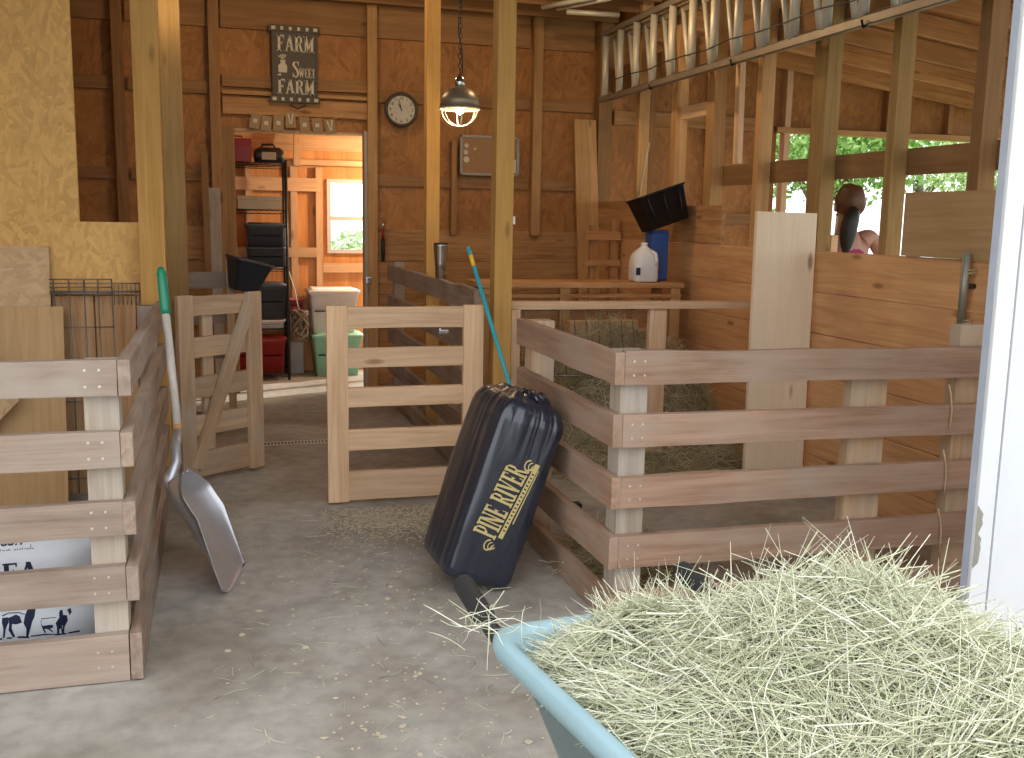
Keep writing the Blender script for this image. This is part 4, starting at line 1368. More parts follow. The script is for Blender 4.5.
# ------------------------------------------------------------------ tack room contents
sk = thing('wire_shelving', 'black wire shelving rack seen through the doorway', 'shelving', (.38, 9.1, 0))
SX0, SX1, SY0, SY1 = .02, .60, 9.05, 9.40
for x in (SX0, SX1):
    for y in (SY0, SY1):
        tube_obj('post', [(x, y, .004), (x, y, 1.93)], .013, M['black'], sk, 8)
SHZ = [.06, .46, 1.0, 1.50, 1.90]
for z_ in SHZ:
    bm = bmesh.new()
    for y in (SY0, SY1):
        tube(bm, [(SX0, y, z_), (SX1, y, z_)], .005, 6); tube(bm, [(SX0, y, z_ - .03), (SX1, y, z_ - .03)], .004, 6)
    for x in (SX0, SX1): tube(bm, [(x, SY0, z_), (x, SY1, z_)], .005, 6)
    for k in range(20):
        x = SX0 + (k + .5) * (SX1 - SX0) / 20
        tube(bm, [(x, SY0, z_ + .003), (x, SY1, z_ + .003)], .0025, 4)
    tube(bm, [(SX0 + i * (SX1 - SX0) / 24, SY0, z_ - .015 + (.012 if i % 2 else -.012)) for i in range(25)], .002, 4)
    from_bm('wire_shelf', bm, M['black'], sk)
def bin_(name, cx, cy, z0, w_, d_, h_, mat, label, lid=None, taper=.85, lidmat=None, group=None, cat='bin'):
    t_ = thing(name, label, cat, (cx, cy, z0), group)
    bm = bmesh.new()
    open_tub(bm, w_, d_, h_, taper, rim=.02)
    for s_ in (-1, 1):
        for zz_ in (.55,):
            bx(bm, -w_ * .4, w_ * .4, -d_ / 2 * .97 - .002, -d_ / 2 * .93, h_ * zz_, h_ * zz_ + .008)
    from_bm('bin_body', bm, mat, t_, Matrix.Translation((cx, cy, z0)))
    if lid:
        bm = bmesh.new()
        loft(bm, [rrect(bm, 0, 0, 0, w_ + .035, d_ + .035, .03), rrect(bm, 0, 0, .018, w_ + .035, d_ + .035, .03), rrect(bm, 0, 0, .022, w_ * .9, d_ * .9, .03), rrect(bm, 0, 0, .034, w_ * .88, d_ * .88, .03)])
        from_bm('lid', bm, lidmat or mat, t_, Matrix.Translation((cx, cy, z0 + h_ + .013)))
    return t_
bin_('storage_bin', .42, 9.22, 1.006, .32, .32, .16, M['greybin'], 'upper dark grey bin of the pair on the middle of the rack', taper=.95)
bin_('storage_bin', .42, 9.22, 1.186, .32, .32, .16, M['greybin'], 'topmost dark grey bin on the rack, under the grey carton', taper=.95, lid=True)
bin_('storage_bin', .42, 9.22, .548, .32, .30, .27, M['greybin'], 'lower dark grey bin on the rack above the white-lit shelf', taper=.95, lid=True)
bin_('storage_bin', .35, 9.22, .467, .44, .30, .06, M['totewhite'], 'flat white tray on the low shelf of the rack', taper=.95)  # white tray shape added to imitate the lit shelf
bin_('storage_bin', .36, 9.22, .068, .43, .30, .27, M['red'], 'dark red bin on the floor under the wire rack', taper=.88, lid=True)
t_ = thing('carton', 'long grey carton lying on the second shelf of the wire rack', 'box', (.38, 9.1, 1.466))
box('carton_body', .19, .555, 9.08, 9.36, 1.506, 1.615, M['box'], t_, .004)
box('lid', .185, .56, 9.075, 9.365, 1.585, 1.62, M['box'], t_, .003)
t_ = thing('toolbox', 'red metal box standing on top of the wire rack', 'box', (.2, 9.1, 1.846))
box('box_body', .06, .315, 9.1, 9.35, 1.906, 2.10, M['red'], t_, .01)
box('lid', .055, .32, 9.095, 9.355, 2.04, 2.105, M['red'], t_, .008)
tube_obj('handle', [(.13, 9.22, 2.105), (.14, 9.22, 2.13), (.24, 9.22, 2.13), (.25, 9.22, 2.105)], .006, M['black'], t_, 6)
t_ = thing('clipper_case', 'black case with a grey panel on the rack top beside the red box', 'case', (.47, 9.1, 1.846))
bm = bmesh.new(); loft(bm, [rrect(bm, 0, 0, 0, .25, .22, .03), rrect(bm, 0, 0, .10, .25, .22, .03), rrect(bm, 0, 0, .13, .19, .16, .03)])
from_bm('case_body', bm, M['black'], t_, Matrix.Translation((.465, 9.18, 1.906)))
box('grey_panel', .40, .52, 9.062, 9.075, 1.93, 1.995, M['box'], t_, .004)
tube_obj('handle', [(.40, 9.15, 2.03), (.41, 9.15, 2.06), (.50, 9.15, 2.065), (.52, 9.15, 2.035)], .010, M['black'], t_, 6)
bin_('tote', 1.02, 9.36, .40, .44, .36, .36, M['totewhite'], 'white storage tote stacked on the green tote in the sunlight', lid=True, lidmat=M['totewhite'], cat='tote')
bin_('tote', 1.05, 9.36, .0, .44, .36, .355, M['totegreen'], 'pale green tote on the floor under the white tote', lid=True, cat='tote', lidmat=M['totegreen'])
st = bin_('waste_bin', .70, 9.49, .0, .14, .14, .55, M['totewhite'], 'slim white bin behind the rack, with a pink pail on top', taper=.9, cat='bin')
o = bin_('pail', .70, 9.49, .566, .13, .13, .12, M['pink'], 'small pink pail standing on the slim white bin', taper=.8, cat='pail')
bm = bmesh.new()
random.seed(11)
for k in range(26):
    a0 = random.uniform(0, 6.28); r_ = random.uniform(.03, .10)
    tube(bm, [(r_ * math.cos(a0 + t_), r_ * .6 * math.sin(a0 + t_), .19 + .14 * math.sin(t_ * .7 + k) * random.uniform(.7, 1)) for t_ in [i * .5 for i in range(10)]], .011, 6)
o = from_bm('halter_bundle', bm, plain('brown_halter', (.17, .13, .09), .8), None, Matrix.Translation((.695, 9.05, .30)) @ Matrix.Diagonal((.8, .6, 1, 1)))
tag(o, 'tangled brown halters hanging beside the rack in the doorway', 'halter')
o['label'] = 'tangled brown bundle of halters hanging beside the rack in the doorway'
tube_obj('hook_rope', [(.695, 9.05, .60), (.66, 9.06, .8), (.60, 9.06, 1.0)], .006, M['rope'], o, 5)

seen_or_added_bulb(1.75, 8.95, 2.0, 50, 'bright bulb hanging in the tack room to the right of the doorway')  # added behind the jamb, in place of daylight on the totes
# black tub on the back left pen
bm = bmesh.new(); open_tub(bm, .25, .24, .20, .62)
o = from_bm('bucket', bm, M['greybin'], None, Matrix.Translation((.165, 6.98, .95)) @ Matrix.Rotation(R(14), 4, 'Y') @ Matrix.Rotation(R(20), 4, 'Z'))
tag(o, 'dark grey bucket hooked on the fence behind the left gate', 'bucket')

# drain strip in the floor beyond the gates
dr_ = thing('drain_grate', 'narrow slotted drain strip across the floor before the doorway', 'drain', (.45, 6.5, 0))
bm = bmesh.new()
bx(bm, .12, 1.15, 6.42, 6.425, .001, .006); bx(bm, .12, 1.15, 6.51, 6.515, .001, .006)
for k in range(48): bx(bm, .125 + k * .0215, .134 + k * .0215, 6.425, 6.51, .001, .005)
from_bm('grate', bm, M['rungs'], dr_)
box('channel', .12, 1.15, 6.422, 6.512, .0002, .001, M['black'], dr_, 0)

# ------------------------------------------------------------------ person outside the stall wall
def skin_body(name, joints, bones, mat, parent, sub=2, root=0):
    me = bpy.data.meshes.new(name)
    names = list(joints)
    me.from_pydata([joints[k][0] for k in names], [(names.index(a), names.index(b)) for a, b in bones], [])
    o = bpy.data.objects.new(name, me); C.objects.link(o)
    md = o.modifiers.new('s', 'SKIN'); md.use_smooth_shade = True
    for i, k in enumerate(names):
        r_ = joints[k][1]
        me.skin_vertices[0].data[i].radius = r_ if isinstance(r_, tuple) else (r_, r_)
    me.skin_vertices[0].data[root].use_root = True
    sd = o.modifiers.new('u', 'SUBSURF'); sd.levels = sub; sd.render_levels = sub
    dg = bpy.context.evaluated_depsgraph_get()
    m2 = bpy.data.meshes.new_from_object(o.evaluated_get(dg))
    bpy.data.objects.remove(o)
    for p in m2.polygons: p.use_smooth = True
    m2.materials.clear()
    return obj(name, m2, mat, parent, smooth=True)
PX, PYY = 3.70, 5.35
pp = thing('person', 'person in a magenta tank top with a long dark ponytail standing behind the stall wall', 'person', (PX, PYY, 0))
def P(x, y, z_): return (PX + x, PYY + y, z_)
J = {'pelvis': (P(0, 0, .93), (.145, .11)), 'waist': (P(0, .01, 1.08), (.115, .085)), 'chest': (P(0, 0, 1.27), (.135, .095)), 'neckb': (P(-.01, -.01, 1.40), (.075, .06)),
     'neck': (P(-.015, -.02, 1.46), .047), 'head': (P(-.02, -.03, 1.56), (.072, .085)), 'crown': (P(-.02, -.03, 1.62), (.06, .07)),
     'sR': (P(.165, 0, 1.41), .052), 'eR': (P(.31, .03, 1.24), .038), 'wR': (P(.15, -.10, 1.02), .026), 'hR': (P(.115, -.115, .99), (.035, .02)),
     'sL': (P(-.165, 0, 1.37), .052), 'eL': (P(-.22, .03, 1.11), .038), 'wL': (P(-.20, .12, .90), .026), 'hL': (P(-.195, .14, .84), (.03, .02)),
     'hipR': (P(.09, 0, .86), .085), 'kR': (P(.10, 0, .48), .055), 'aR': (P(.10, .0, .09), .036), 'tR': (P(.11, .12, .035), .03),
     'hipL': (P(-.09, 0, .86), .085), 'kL': (P(-.10, .01, .48), .055), 'aL': (P(-.10, .01, .09), .036), 'tL': (P(-.11, .13, .035), .03)}
B = [('pelvis', 'waist'), ('waist', 'chest'), ('chest', 'neckb'), ('neckb', 'neck'), ('neck', 'head'), ('head', 'crown'), ('chest', 'sR'), ('sR', 'eR'), ('eR', 'wR'), ('wR', 'hR'),
     ('chest', 'sL'), ('sL', 'eL'), ('eL', 'wL'), ('wL', 'hL'), ('pelvis', 'hipR'), ('hipR', 'kR'), ('kR', 'aR'), ('aR', 'tR'), ('pelvis', 'hipL'), ('hipL', 'kL'), ('kL', 'aL'), ('aL', 'tL')]
for sd_, hx in (('R', 1), ('L', -1)):
    base_ = Vector(J['h' + sd_][0]); dirn = (base_ - Vector(J['w' + sd_][0])).normalized()
    sidev = Vector((0, 0, 1)).cross(dirn)
    if sidev.length < .2: sidev = Vector((1, 0, 0))
    sidev.normalize()
    for fi, (off, ln) in enumerate(((-.024, .06), (-.008, .072), (.008, .068), (.024, .052))):
        p0 = base_ + sidev * off + dirn * .03; p1 = p0 + dirn * ln * .5 + Vector((0, 0, -.008)); p2 = p1 + dirn * ln * .4 + Vector((0, 0, -.02))
        J['f%s%da' % (sd_, fi)] = (tuple(p0), .009); J['f%s%db' % (sd_, fi)] = (tuple(p1), .0085); J['f%s%dc' % (sd_, fi)] = (tuple(p2), .007)
        B += [('h' + sd_, 'f%s%da' % (sd_, fi)), ('f%s%da' % (sd_, fi), 'f%s%db' % (sd_, fi)), ('f%s%db' % (sd_, fi), 'f%s%dc' % (sd_, fi))]
    p0 = base_ - dirn * .005 + sidev * -.035; p1 = p0 + dirn * .03 - sidev * .02
    J['t%sa' % sd_] = (tuple(p0), .010); J['t%sb' % sd_] = (tuple(p1), .009)
    B += [('h' + sd_, 't%sa' % sd_), ('t%sa' % sd_, 't%sb' % sd_)]
skin_body('body', J, B, M['skin'], pp)
JT = {'pelvis': (P(0, 0, .96), (.155, .12)), 'waist': (P(0, .01, 1.08), (.128, .097)), 'chest': (P(0, 0, 1.25), (.148, .108)), 'up': (P(0, -.005, 1.37), (.125, .085))}
skin_body('tank_top', JT, [('pelvis', 'waist'), ('waist', 'chest'), ('chest', 'up')], M['top'], pp)
JJ = {'pelvis': (P(0, 0, .92), (.155, .12)), 'hipR': (P(.09, 0, .84), .095), 'kR': (P(.10, 0, .48), .066), 'aR': (P(.10, 0, .12), .052), 'hipL': (P(-.09, 0, .84), .095), 'kL': (P(-.10, .01, .48), .066), 'aL': (P(-.10, .01, .12), .052)}
skin_body('jeans', JJ, [('pelvis', 'hipR'), ('hipR', 'kR'), ('kR', 'aR'), ('pelvis', 'hipL'), ('hipL', 'kL'), ('kL', 'aL')], M['jean'], pp)
def blob(name, c, r, mat, seed, amp=.08, cut=None):
    bm = bmesh.new()
    bmesh.ops.create_uvsphere(bm, u_segments=28, v_segments=18, radius=1)
    for v in bm.verts:
        k = 1 + amp * noise.noise((v.co.x * 2 + seed, v.co.y * 2, v.co.z * 2))
        if cut and v.co.y > .45 and v.co.z < .35: k *= .86
        v.co = Vector((v.co.x * r[0] * k, v.co.y * r[1] * k, v.co.z * r[2] * k))
    from_bm(name, bm, mat, pp, Matrix.Translation(c), smooth=True)
blob('hair', P(-.02, -.045, 1.60), (.088, .098, .105), M['hair'], 2, .10, True)
JP = {'a': (P(-.05, -.14, 1.57), .035), 'b': (P(-.085, -.16, 1.50), .052), 'c': (P(-.10, -.155, 1.42), .055), 'd': (P(-.10, -.15, 1.34), .038), 'e': (P(-.095, -.14, 1.28), .014)}
skin_body('ponytail', JP, [('a', 'b'), ('b', 'c'), ('c', 'd'), ('d', 'e')], M['hairdark'], pp)
bm = bmesh.new()
for s_ in (-1, 1):
    bmesh.ops.create_uvsphere(bm, u_segments=10, v_segments=8, radius=.011, matrix=Matrix.Translation(P(-.02 + s_ * .03, .058, 1.575)))
from_bm('eyes', bm, M['whitep'], pp, smooth=True)
bm = bmesh.new()
tube(bm, [P(-.02, .055, 1.585), P(-.02, .078, 1.55), P(-.02, .058, 1.543)], [.008, .012, .006], 8)
tube(bm, [P(-.045, .056, 1.52), P(-.02, .064, 1.518), P(.005, .056, 1.52)], .006, 6)
for s_ in (-1, 1): tube(bm, [P(-.02 + s_ * .082, -.02, 1.585), P(-.02 + s_ * .092, -.03, 1.56), P(-.02 + s_ * .082, -.02, 1.54)], .009, 6)
from_bm('face_features', bm, M['skin'], pp, smooth=True)
o = box('block', 3.36, 3.405, 5.0, 5.045, .0, 1.40, M['gate'], None)
tag(o, 'short pale post end rising behind the stall boards beside the person', 'post')

# ------------------------------------------------------------------ wheelbarrow
wb_ = thing('wheelbarrow', 'light blue plastic wheelbarrow heaped with hay in the right foreground', 'wheelbarrow', (.9, 1.3, 0))
RZm = .665
rimc = [(.478, 1.755), (1.10, 1.80), (1.42, 1.05), (.92, .62), (.60, .80), (.555, 1.25)]
def tray_ring(sc, z_, r=.09, n=6):
    cx, cy = .93, 1.28
    rect = [(.50, 1.765), (1.14, 1.81), (1.44, .66), (.675, .60)]
    P_ = [Vector((cx + (x - cx) * sc, cy + (y - cy) * sc, z_)) for x, y in rect]
    out = []
    for i in range(4):
        p, a, b = P_[i], P_[i - 1], P_[(i + 1) % 4]
        d0 = (a - p).normalized(); d1 = (b - p).normalized()
        for k in range(n + 1):
            t = k / n
            out.append(p + d0 * r * (1 - t) ** 2 + d1 * r * t ** 2)
    return out
bm = bmesh.new()
rings = []
for sc, z_, r in ((.66, .36, .10), (.74, .355, .10), (.97, RZm - .03, .08), (1.00, RZm - .045, .08), (1.045, RZm - .04, .08), (1.055, RZm - .02, .08), (1.05, RZm - .004, .08), (1.03, RZm + .003, .08), (.985, RZm, .08), (.965, RZm - .012, .08), (.955, RZm - .05, .08), (.73, .375, .10), (.66, .37, .10)):
    rings.append([bm.verts.new(p) for p in tray_ring(sc, z_, r)])
loft(bm, rings)
bmesh.ops.recalc_face_normals(bm, faces=bm.faces[:])
from_bm('tray', bm, M['barrow'], wb_)
for nm, x0, y0, x1, y1 in (('left', .499, 1.985, .70, .15), ('right', 1.005, 1.95, 1.10, .2)):
    pts = [(x0, y0, .662), (x0 + .01, y0 - .16, .640), (x0 + (.15 if nm == 'left' else -.06), y0 - .36, .47), (x0 + (.26 if nm == 'left' else -.10), 1.35, .345), (.93 + (-.06 if nm == 'left' else .06), .45, .24)]
    tube_obj('handle_shaft', pts, .017, M['darkmetal'], wb_, 10)
    bm = bmesh.new()
    d_ = Vector((pts[0][0] - pts[1][0], pts[0][1] - pts[1][1], pts[0][2] - pts[1][2])).normalized()
    p0 = Vector(pts[0])
    rr = []; pp_ = []
    for k in range(15):
        pp_.append(p0 - d_ * .12 + d_ * .0115 * k); rr.append(.0235 if k % 2 else .021)
    pp_.append(p0 + d_ * .05); rr.append(.012)
    tube(bm, pp_, rr, 14)
    from_bm('grip', bm, M['rubber'], wb_, smooth=True)
for s_ in (-1, 1):
    tube_obj('leg', [(.88 + s_ * .20, 1.5, .40), (.88 + s_ * .21, 1.52, .02), (.88 + s_ * .21, 1.40, .012), (.88 + s_ * .19, 1.3, .36)], .014, M['darkmetal'], wb_, 8)
bm = bmesh.new()
RYm = Matrix.Rotation(PI / 2, 4, 'Y')
lathe(bm, [(.12, -.04), (.17, -.045), (.195, -.03), (.20, 0), (.195, .03), (.17, .045), (.12, .04)], 32)
whl = from_bm('wheel', bm, M['rubber'], wb_, Matrix.Translation((.93, .36, .203)) @ RYm, smooth=True)
bm = bmesh.new(); lathe(bm, [(.03, -.06), (.03, -.045), (.115, -.042), (.115, .042), (.03, .045), (.03, .06)], 24)
from_bm('hub', bm, M['barrow'], whl, Matrix.Translation((.93, .36, .203)) @ RYm)
bm = bmesh.new()
tube(bm, [(1.11, 1.80, .60), (1.12, 1.83, .61), (1.13, 1.86, .60)], .02, 10)
bm.free()

# ------------------------------------------------------------------ strands
def strands(name, base_pts, dirs, lens, width, mat, curl=.35, seg=4, seed=1, droop=0, extra=None):
    rng = np.random.default_rng(seed)
    n = len(base_pts)
    P0 = np.asarray(base_pts, float); D = np.asarray(dirs, float)
    D /= np.linalg.norm(D, axis=1)[:, None]
    L = np.asarray(lens, float)[:, None]
    up = np.array([0, 0, 1.0])
    rnd = rng.normal(size=(n, 3))
    Sd = np.cross(D, rnd); Sd /= np.linalg.norm(Sd, axis=1)[:, None]
    Nn = np.cross(D, Sd)
    cv = rng.normal(0, curl, (n, 1)) * L
    cv2 = rng.normal(0, curl * .4, (n, 1)) * L
    kink = rng.random((n, 1)) < .25
    wd = width * rng.uniform(.5, 1.5, (n, 1))
    vs = []
    for k in range(seg + 1):
        t = k / seg
        c = P0 + D * L * (t - .5) + Sd * cv * (4 * (t - .5) ** 2) * .5 + Nn * cv2 * math.sin(t * 5)
        c[:, 2] -= droop * (t ** 2) * L[:, 0]
        c = c + np.where(kink, 1, 0) * Sd * np.abs(t - .55) * L * .5
        w = wd * (1 if k < seg else .35)
        for j in range(3):
            a = 2 * PI * j / 3
            vs.append(c + (Sd * math.cos(a) * 1.0 + Nn * math.sin(a) * .55) * w)
    V_ = np.stack(vs, 1).reshape(-1, 3)
    if extra: V_ = extra(V_)
    per = 3 * (seg + 1)
    f = []
    for k in range(seg):
        for j in range(3):
            f.append((k * 3 + j, k * 3 + (j + 1) % 3, (k + 1) * 3 + (j + 1) % 3, (k + 1) * 3 + j))
    f = np.array(f)
    Fa = (f[None] + (np.arange(n) * per)[:, None, None]).reshape(-1, 4)
    me = bpy.data.meshes.new(name)
    me.vertices.add(len(V_)); me.vertices.foreach_set('co', V_.astype(np.float32).ravel())
    me.loops.add(Fa.size); me.loops.foreach_set('vertex_index', Fa.astype(np.int32).ravel())
    me.polygons.add(len(Fa)); me.polygons.foreach_set('loop_start', np.arange(0, Fa.size, 4, dtype=np.int32))
    me.update(calc_edges=True); me.validate()
    at = me.attributes.new('tint', 'FLOAT', 'POINT')
    at.data.foreach_set('value', np.repeat(rng.random(n), per).astype(np.float32))
    me.materials.append(mat)
    return me


# hay heap: height over the tray
TCX, TCY = .95, 1.28
def hay_h(x, y):
    g = lambda cx, cy, sx, sy, a: a * math.exp(-((x - cx) / sx) ** 2 - ((y - cy) / sy) ** 2)
    h = g(1.06, 1.42, .24, .32, .175) + g(.80, 1.46, .13, .22, .055) + g(1.05, .95, .32, .35, .15) + g(.72, 1.66, .11, .07, .05)
    return RZm - .04 + h + .018 * noise.noise((x * 7, y * 7, 0)) + .010 * noise.noise((x * 18, y * 18, 5))
hp = thing('hay_heap', 'large heap of pale green hay filling the blue wheelbarrow', 'hay', (.95, 1.25, .5), kind='stuff')
def inside(x, y, m=0.0):
    # tray outline test
    xl = .50 + (1.765 - y) * .15 + m
    xr = 1.14 + (1.81 - y) * .26 - m
    yt = 1.765 + (x - .50) * .07 - m
    return x > xl and x < xr and y < yt and y > .62 + m
nx, ny = 50, 60
V, Fc, idx = [], [], {}
for j in range(ny + 1):
    for i in range(nx + 1):
        v_ = j / ny; y = .66 + v_ * (1.75 - .66)
        xl = .50 + (1.765 - y) * .15 + .04; xr = 1.14 + (1.81 - y) * .26 - .035
        u_ = i / nx; x = xl + u_ * (xr - xl)
        e = min(u_, 1 - u_, v_, 1 - v_) * 12
        h = hay_h(x, y) - .03
        h = h * min(1, e) + (.60) * (1 - min(1, e))
        V.append((x, y, h))
for j in range(ny):
    for i in range(nx):
        a = j * (nx + 1) + i
        Fc.append((a, a + 1, a + nx + 2, a + nx + 1))
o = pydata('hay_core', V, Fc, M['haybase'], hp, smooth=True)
o['kind'] = 'stuff'
rng = random.Random(4)
pts, dirs, lens = [], [], []
while len(pts) < 19000:
    x, y = rng.uniform(.44, 1.5), rng.uniform(.7, 1.84)
    if not inside(x, y, -.01 if rng.random() < .03 and y < 1.9 and x > .9 else .06): continue
    z_ = max(hay_h(x, y) + rng.uniform(-.035, .012), RZm - .045)
    # strands lie along the heap: tangent plane with a flow that sweeps over the crown
    e = .02
    gx = (hay_h(x + e, y) - hay_h(x - e, y)) / (2 * e); gy = (hay_h(x, y + e) - hay_h(x, y - e)) / (2 * e)
    flow = 2.4 * noise.noise((x * 2.6, y * 2.6, 1)) + 1.1
    a = flow + rng.gauss(0, .42)
    if rng.random() < .3: a = rng.uniform(0, PI)
    d = Vector((math.cos(a), math.sin(a), 0)); d.z = d.x * gx + d.y * gy + rng.gauss(0, .15)
    if z_ < RZm + .02: d.z *= .3
    L = rng.uniform(.07, .24) if rng.random() < .75 else rng.uniform(.22, .42)
    dd_ = min(x - (.50 + (1.765 - y) * .15), 1.14 + (1.81 - y) * .26 - x, 1.765 - y, 9)
    L = min(L, .05 + max(0, dd_) * 1.35)
    pts.append((x, y, z_)); dirs.append(tuple(d)); lens.append(L)
obj('hay_strands', strands('hay_strands', pts, dirs, lens, .0014, M['hay'], .12, 4, 2), None, hp)['kind'] = 'stuff'
# loose long stalks sticking out of the heap
pts, dirs, lens = [], [], []
for k in range(300):
    r_ = rng.random()
    if r_ < .5:
        x, y = rng.uniform(.56, .86), rng.uniform(1.60, 1.75)
    else:
        x, y = rng.uniform(.5, 1.4), rng.uniform(.9, 1.80)
    if not inside(x, y, .02): continue
    pts.append((x, y, hay_h(x, y) + rng.uniform(-.0, .035)))
    a = rng.uniform(0, 2 * PI)
    dirs.append((math.cos(a), math.sin(a), rng.uniform(.1, 1.1))); lens.append(rng.uniform(.06, .16))
obj('hay_stalks', strands('hay_stalks', pts, dirs, lens, .0013, M['hay'], .25, 5, 5), None, hp)['kind'] = 'stuff'

# strands caught on the rim near the left grip
pts, dirs, lens = [], [], []
for k in range(22):
    pts.append((.475 + rng.gauss(0, .035), 1.74 + rng.gauss(0, .03), .70 + rng.uniform(-.03, .03)))
    a = rng.uniform(0, 2 * PI); dirs.append((math.cos(a), math.sin(a) * .5, rng.uniform(-.6, .9))); lens.append(rng.uniform(.07, .17))
obj('rim_strands', strands('rim_strands', pts, dirs, lens, .0012, M['hay'], .2, 5, 9), None, hp)['kind'] = 'stuff'

# darker hay heaps and bedding in the stalls
def heap(name, label, cx, cy, rx, ry, h, n, seed, flat=.35, mat='haydark', ln=(.05, .2), wd=.0018):
    t_ = thing(name, label, 'hay', (cx, cy, 0), kind='stuff')
    V, Fc = [(cx, cy, h * .93)], []
    NR, NS = 8, 28
    hh = lambda q, a: h * max(0, 1 - q * q) ** .8 * (1 + .25 * noise.noise((3 * q * math.cos(a) + seed, 3 * q * math.sin(a), 2)))
    for r_ in range(1, NR + 1):
        for s_ in range(NS):
            q = r_ / NR; a = 2 * PI * s_ / NS
            V.append((cx + rx * q * math.cos(a), cy + ry * q * math.sin(a), max(.002, hh(q, a) * .93)))
    for s_ in range(NS): Fc.append((0, 1 + s_, 1 + (s_ + 1) % NS))
    for r_ in range(NR - 1):
        for s_ in range(NS):
            a = 1 + r_ * NS + s_; b = 1 + r_ * NS + (s_ + 1) % NS
            Fc.append((a, a + NS, b + NS, b))
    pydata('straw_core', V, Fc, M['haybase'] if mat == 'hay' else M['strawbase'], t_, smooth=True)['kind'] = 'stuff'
    g = random.Random(seed)
    pts, dirs, lens = [], [], []
    for k in range(n):
        a = g.uniform(0, 2 * PI); q = math.sqrt(g.random()) * 1.03
        z_ = hh(min(q, 1), a) + g.uniform(-.01, .02) + .006
        b = g.uniform(0, 2 * PI)
        pts.append((cx + rx * q * math.cos(a), cy + ry * q * math.sin(a), z_)); dirs.append((math.cos(b), math.sin(b), g.gauss(0, flat))); lens.append(g.uniform(*ln))
    cl = lambda V_: np.column_stack([V_[:, 0], V_[:, 1], np.maximum(V_[:, 2], .003)])
    obj('straw', strands(name, pts, dirs, lens, wd, M[mat], .2, 4, seed, extra=cl), None, t_)['kind'] = 'stuff'
heap('hay_heap', 'brown hay heap under the counter at the back of the stall', 2.46, 5.68, .64, .42, .76, 6000, 21, .8)
heap('straw_bedding', 'straw bedding spread on the stall floor behind the near right pen rails', 2.45, 5.3, .62, .30, .22, 2200, 22)
heap('straw_bedding', 'thin greenish straw along the inner corner of the near right pen', 1.62, 3.75, .26, .42, .10, 1500, 23, .3)
# hay hanging in the rack above the heap
hr = thing('hay_rack', 'hanging hay tuft caught in a wire rack below the counter', 'hay rack', (2.05, 5.6, .9))
bm = bmesh.new()
for k in range(10):
    x = 1.74 + k * .075
    tube(bm, [(x, 5.62, .93), (x, 5.50, .55)], .0035, 5)
tube(bm, [(1.72, 5.62, .93), (2.44, 5.62, .93)], .005, 6); tube(bm, [(1.72, 5.50, .55), (2.44, 5.50, .55)], .005, 6)
for x in (1.73, 2.43): tube(bm, [(x, 5.50, .55), (x, 5.75, .50), (x, 6.16, .9)], .006, 6)
from_bm('wire_front', bm, M['galv'], hr)
g = random.Random(31); pts = []; dirs = []; lens = []
for k in range(1100):
    x = g.uniform(1.75, 2.42); z_ = .56 + .22 * g.random() * (1 + .5 * math.sin(x * 9)); y = 5.62 + g.uniform(-.09, .1)
    b = g.uniform(0, 2 * PI); pts.append((x, y, z_)); dirs.append((math.cos(b), math.sin(b) * .6, g.gauss(0, 1))); lens.append(g.uniform(.06, .2))
obj('hay', strands('rack_hay', pts, dirs, lens, .0018, M['haydark'], .2, 4, 31), None, hr)['kind'] = 'stuff'
bx_ = box('board_offcut', 2.15, 2.62, 5.98, 6.08, .55, .82, M['osbpale'], None)
tag(bx_, 'pale sheet offcut behind the hay under the counter', 'board')
board('support', (2.2, 6.03, .004), (2.2, 6.03, .56), .05, .05, M['stud'], bx_, up=(1, 0, 0))
board('support', (2.57, 6.03, .004), (2.57, 6.03, .56), .05, .05, M['stud'], bx_, up=(1, 0, 0))

# ------------------------------------------------------------------ shavings and chips on the floor
def chips(name, label, spots, smin, smax, mat, seed):
    g = random.Random(seed)
    bm = bmesh.new()
    for (x, y) in spots:
        s_ = g.uniform(smin, smax); a0 = g.uniform(0, 6.28); k = g.choice((4, 5, 6)); el = g.uniform(.35, 1)
        pts = [(s_ * math.cos(a0 + 2 * PI * i / k) * g.uniform(.6, 1), s_ * el * math.sin(a0 + 2 * PI * i / k) * g.uniform(.6, 1)) for i in range(k)]
        ca, sa = math.cos(a0), math.sin(a0)
        tilt = g.uniform(-.12, .12)
        prism(bm, [(x + p * ca - q * sa, y + p * sa + q * ca) for p, q in pts], lambda u, v, dd: Vector((u, v, .0015 + dd + abs((u - x) * tilt))), .0012)
    o = from_bm(name, bm, mat)
    tag(o, label, 'wood shavings', kind='stuff')
g = random.Random(77)
sp = []
while len(sp) < 2600:
    x, y = g.gauss(.86, .26), 4.66 + g.gauss(0, .16)
    if .45 < x < 1.26 and y < 4.9: sp.append((x, y))
chips('wood_shavings', 'band of pale wood shavings on the floor in front of the pine gate', sp, .003, .011, M['chipbrown'], 1)
sp = []
while len(sp) < 420:
    x, y = g.gauss(.55, .28), g.uniform(2.3, 4.7)
    if -.2 < x < 1.2: sp.append((x, y))
chips('wood_shavings', 'scattered loose chips across the open concrete aisle', sp, .003, .010, M['chip'], 2)
sp = [(g.gauss(.45, .2), g.uniform(2.3, 4.2)) for k in range(46)]
chips('wood_shavings', 'few larger pale chips lying on the aisle concrete near the wheelbarrow', sp, .009, .020, M['chip'], 3)
pts, dirs, lens = [], [], []
for k in range(170):
    pts.append((g.uniform(-.1, 1.0), g.uniform(2.2, 5.0), .004)); b = g.uniform(0, 6.28); dirs.append((math.cos(b), math.sin(b), 0)); lens.append(g.uniform(.03, .12))
cl = lambda V_: np.column_stack([V_[:, 0], V_[:, 1], np.clip(V_[:, 2], .002, .006)])
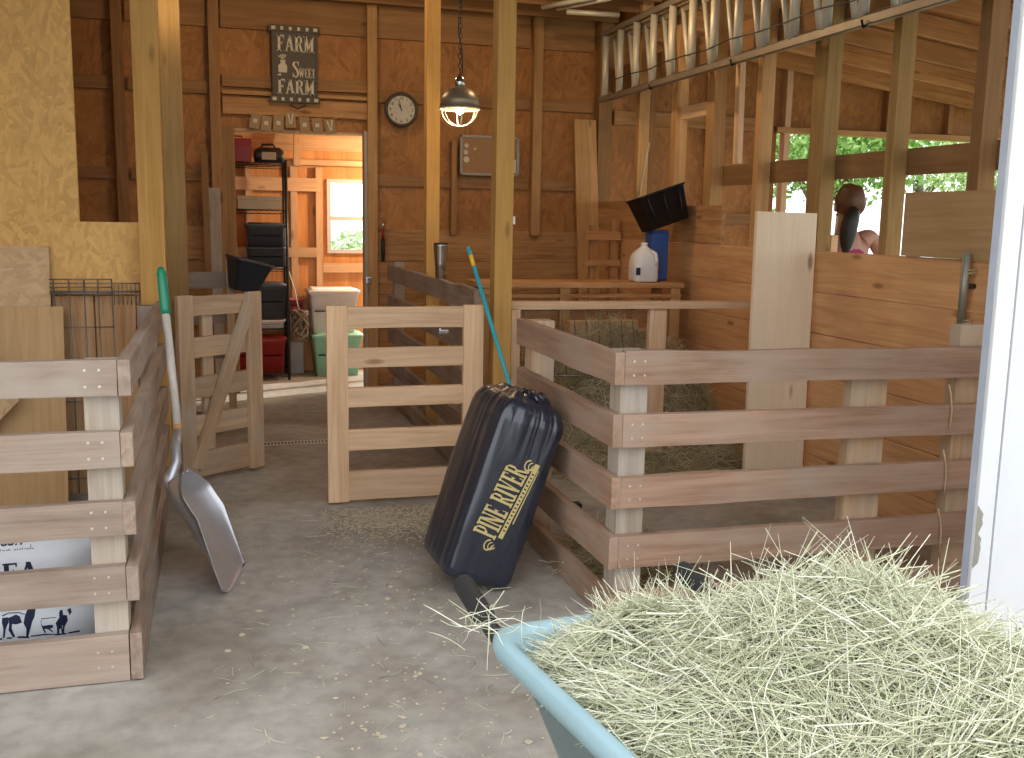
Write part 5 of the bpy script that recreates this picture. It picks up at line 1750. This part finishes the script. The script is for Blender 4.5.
o = obj('loose_straw', strands('loose_straw', pts, dirs, lens, .0009, M['hay'], .15, 3, 41, extra=cl), None)
tag(o, 'stray straw stalks scattered over the concrete aisle', 'straw', kind='stuff')

# ------------------------------------------------------------------ trees outside
def leaves(n, c, r, size, seed):
    g = np.random.default_rng(seed)
    d = g.normal(size=(n, 3)); d /= np.linalg.norm(d, axis=1)[:, None]
    p = np.array(c) + d * (g.random((n, 1)) ** .45) * np.array(r)
    a = g.normal(size=(n, 3)); a /= np.linalg.norm(a, axis=1)[:, None]
    b = np.cross(a, g.normal(size=(n, 3))); b /= np.linalg.norm(b, axis=1)[:, None]
    s_ = size * g.uniform(.6, 1.3, (n, 1))
    c3 = np.cross(a, b)
    V_ = np.stack([p - a * s_, p - a * s_ * .2 + b * s_ * .5 + c3 * s_ * .12, p + a * s_, p - a * s_ * .2 - b * s_ * .5 + c3 * s_ * .12], 1).reshape(-1, 3)
    F_ = np.arange(n * 4).reshape(-1, 4)
    return V_.tolist(), F_.tolist()
TREES = [((9.0, 13.8), 3.0, 1.5, 'leaf', 'leafy green tree beyond the lean-to, leftmost of those outside'),
         ((13.6, 15.6), 3.1, 1.7, 'leaf2', 'light green tree seen in the right gap between the studs'),
         ((15.0, 22.0), 4.0, 2.3, 'leaf2', 'farther pale green tree between the two nearer trees'),
         ((20.5, 20.5), 3.2, 2.0, 'leaf', 'green tree farthest to the right beyond the lean-to'),
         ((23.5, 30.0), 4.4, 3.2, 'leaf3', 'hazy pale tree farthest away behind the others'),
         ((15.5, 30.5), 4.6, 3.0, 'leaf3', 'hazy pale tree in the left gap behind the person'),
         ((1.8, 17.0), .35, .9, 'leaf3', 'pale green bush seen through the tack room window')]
for i, ((tx, ty), hz_, r_, mt_, lab) in enumerate(TREES):
    t_ = thing('tree', lab, 'tree', (tx, ty, -.1))
    g = random.Random(i)
    crowns = [(tx + g.gauss(0, r_ * .45), ty + g.gauss(0, r_ * .4), hz_ + g.gauss(0, r_ * .3)) for k in range(7)]
    V, Fc = [], []
    for k, c_ in enumerate(crowns):
        v_, f_ = leaves(900, c_, (r_ * .6, r_ * .6, r_ * .5), .06, i * 10 + k)
        b_ = len(V); V += v_; Fc += [[q + b_ for q in ff] for ff in f_]
    pydata('foliage', V, Fc, M[mt_], t_)
    bm = bmesh.new()
    tube(bm, [(tx, ty, -.1), (tx + .06, ty, hz_ * .5), (tx, ty + .1, hz_)], [r_ * .08, r_ * .06, r_ * .03], 10)
    for c_ in crowns[:5]: tube(bm, [(tx, ty, hz_ * .55), ((tx + c_[0]) / 2, (ty + c_[1]) / 2, (hz_ * .6 + c_[2]) / 2), c_], [r_ * .04, r_ * .03, .015], 7)
    from_bm('trunk', bm, M['bark'], t_)
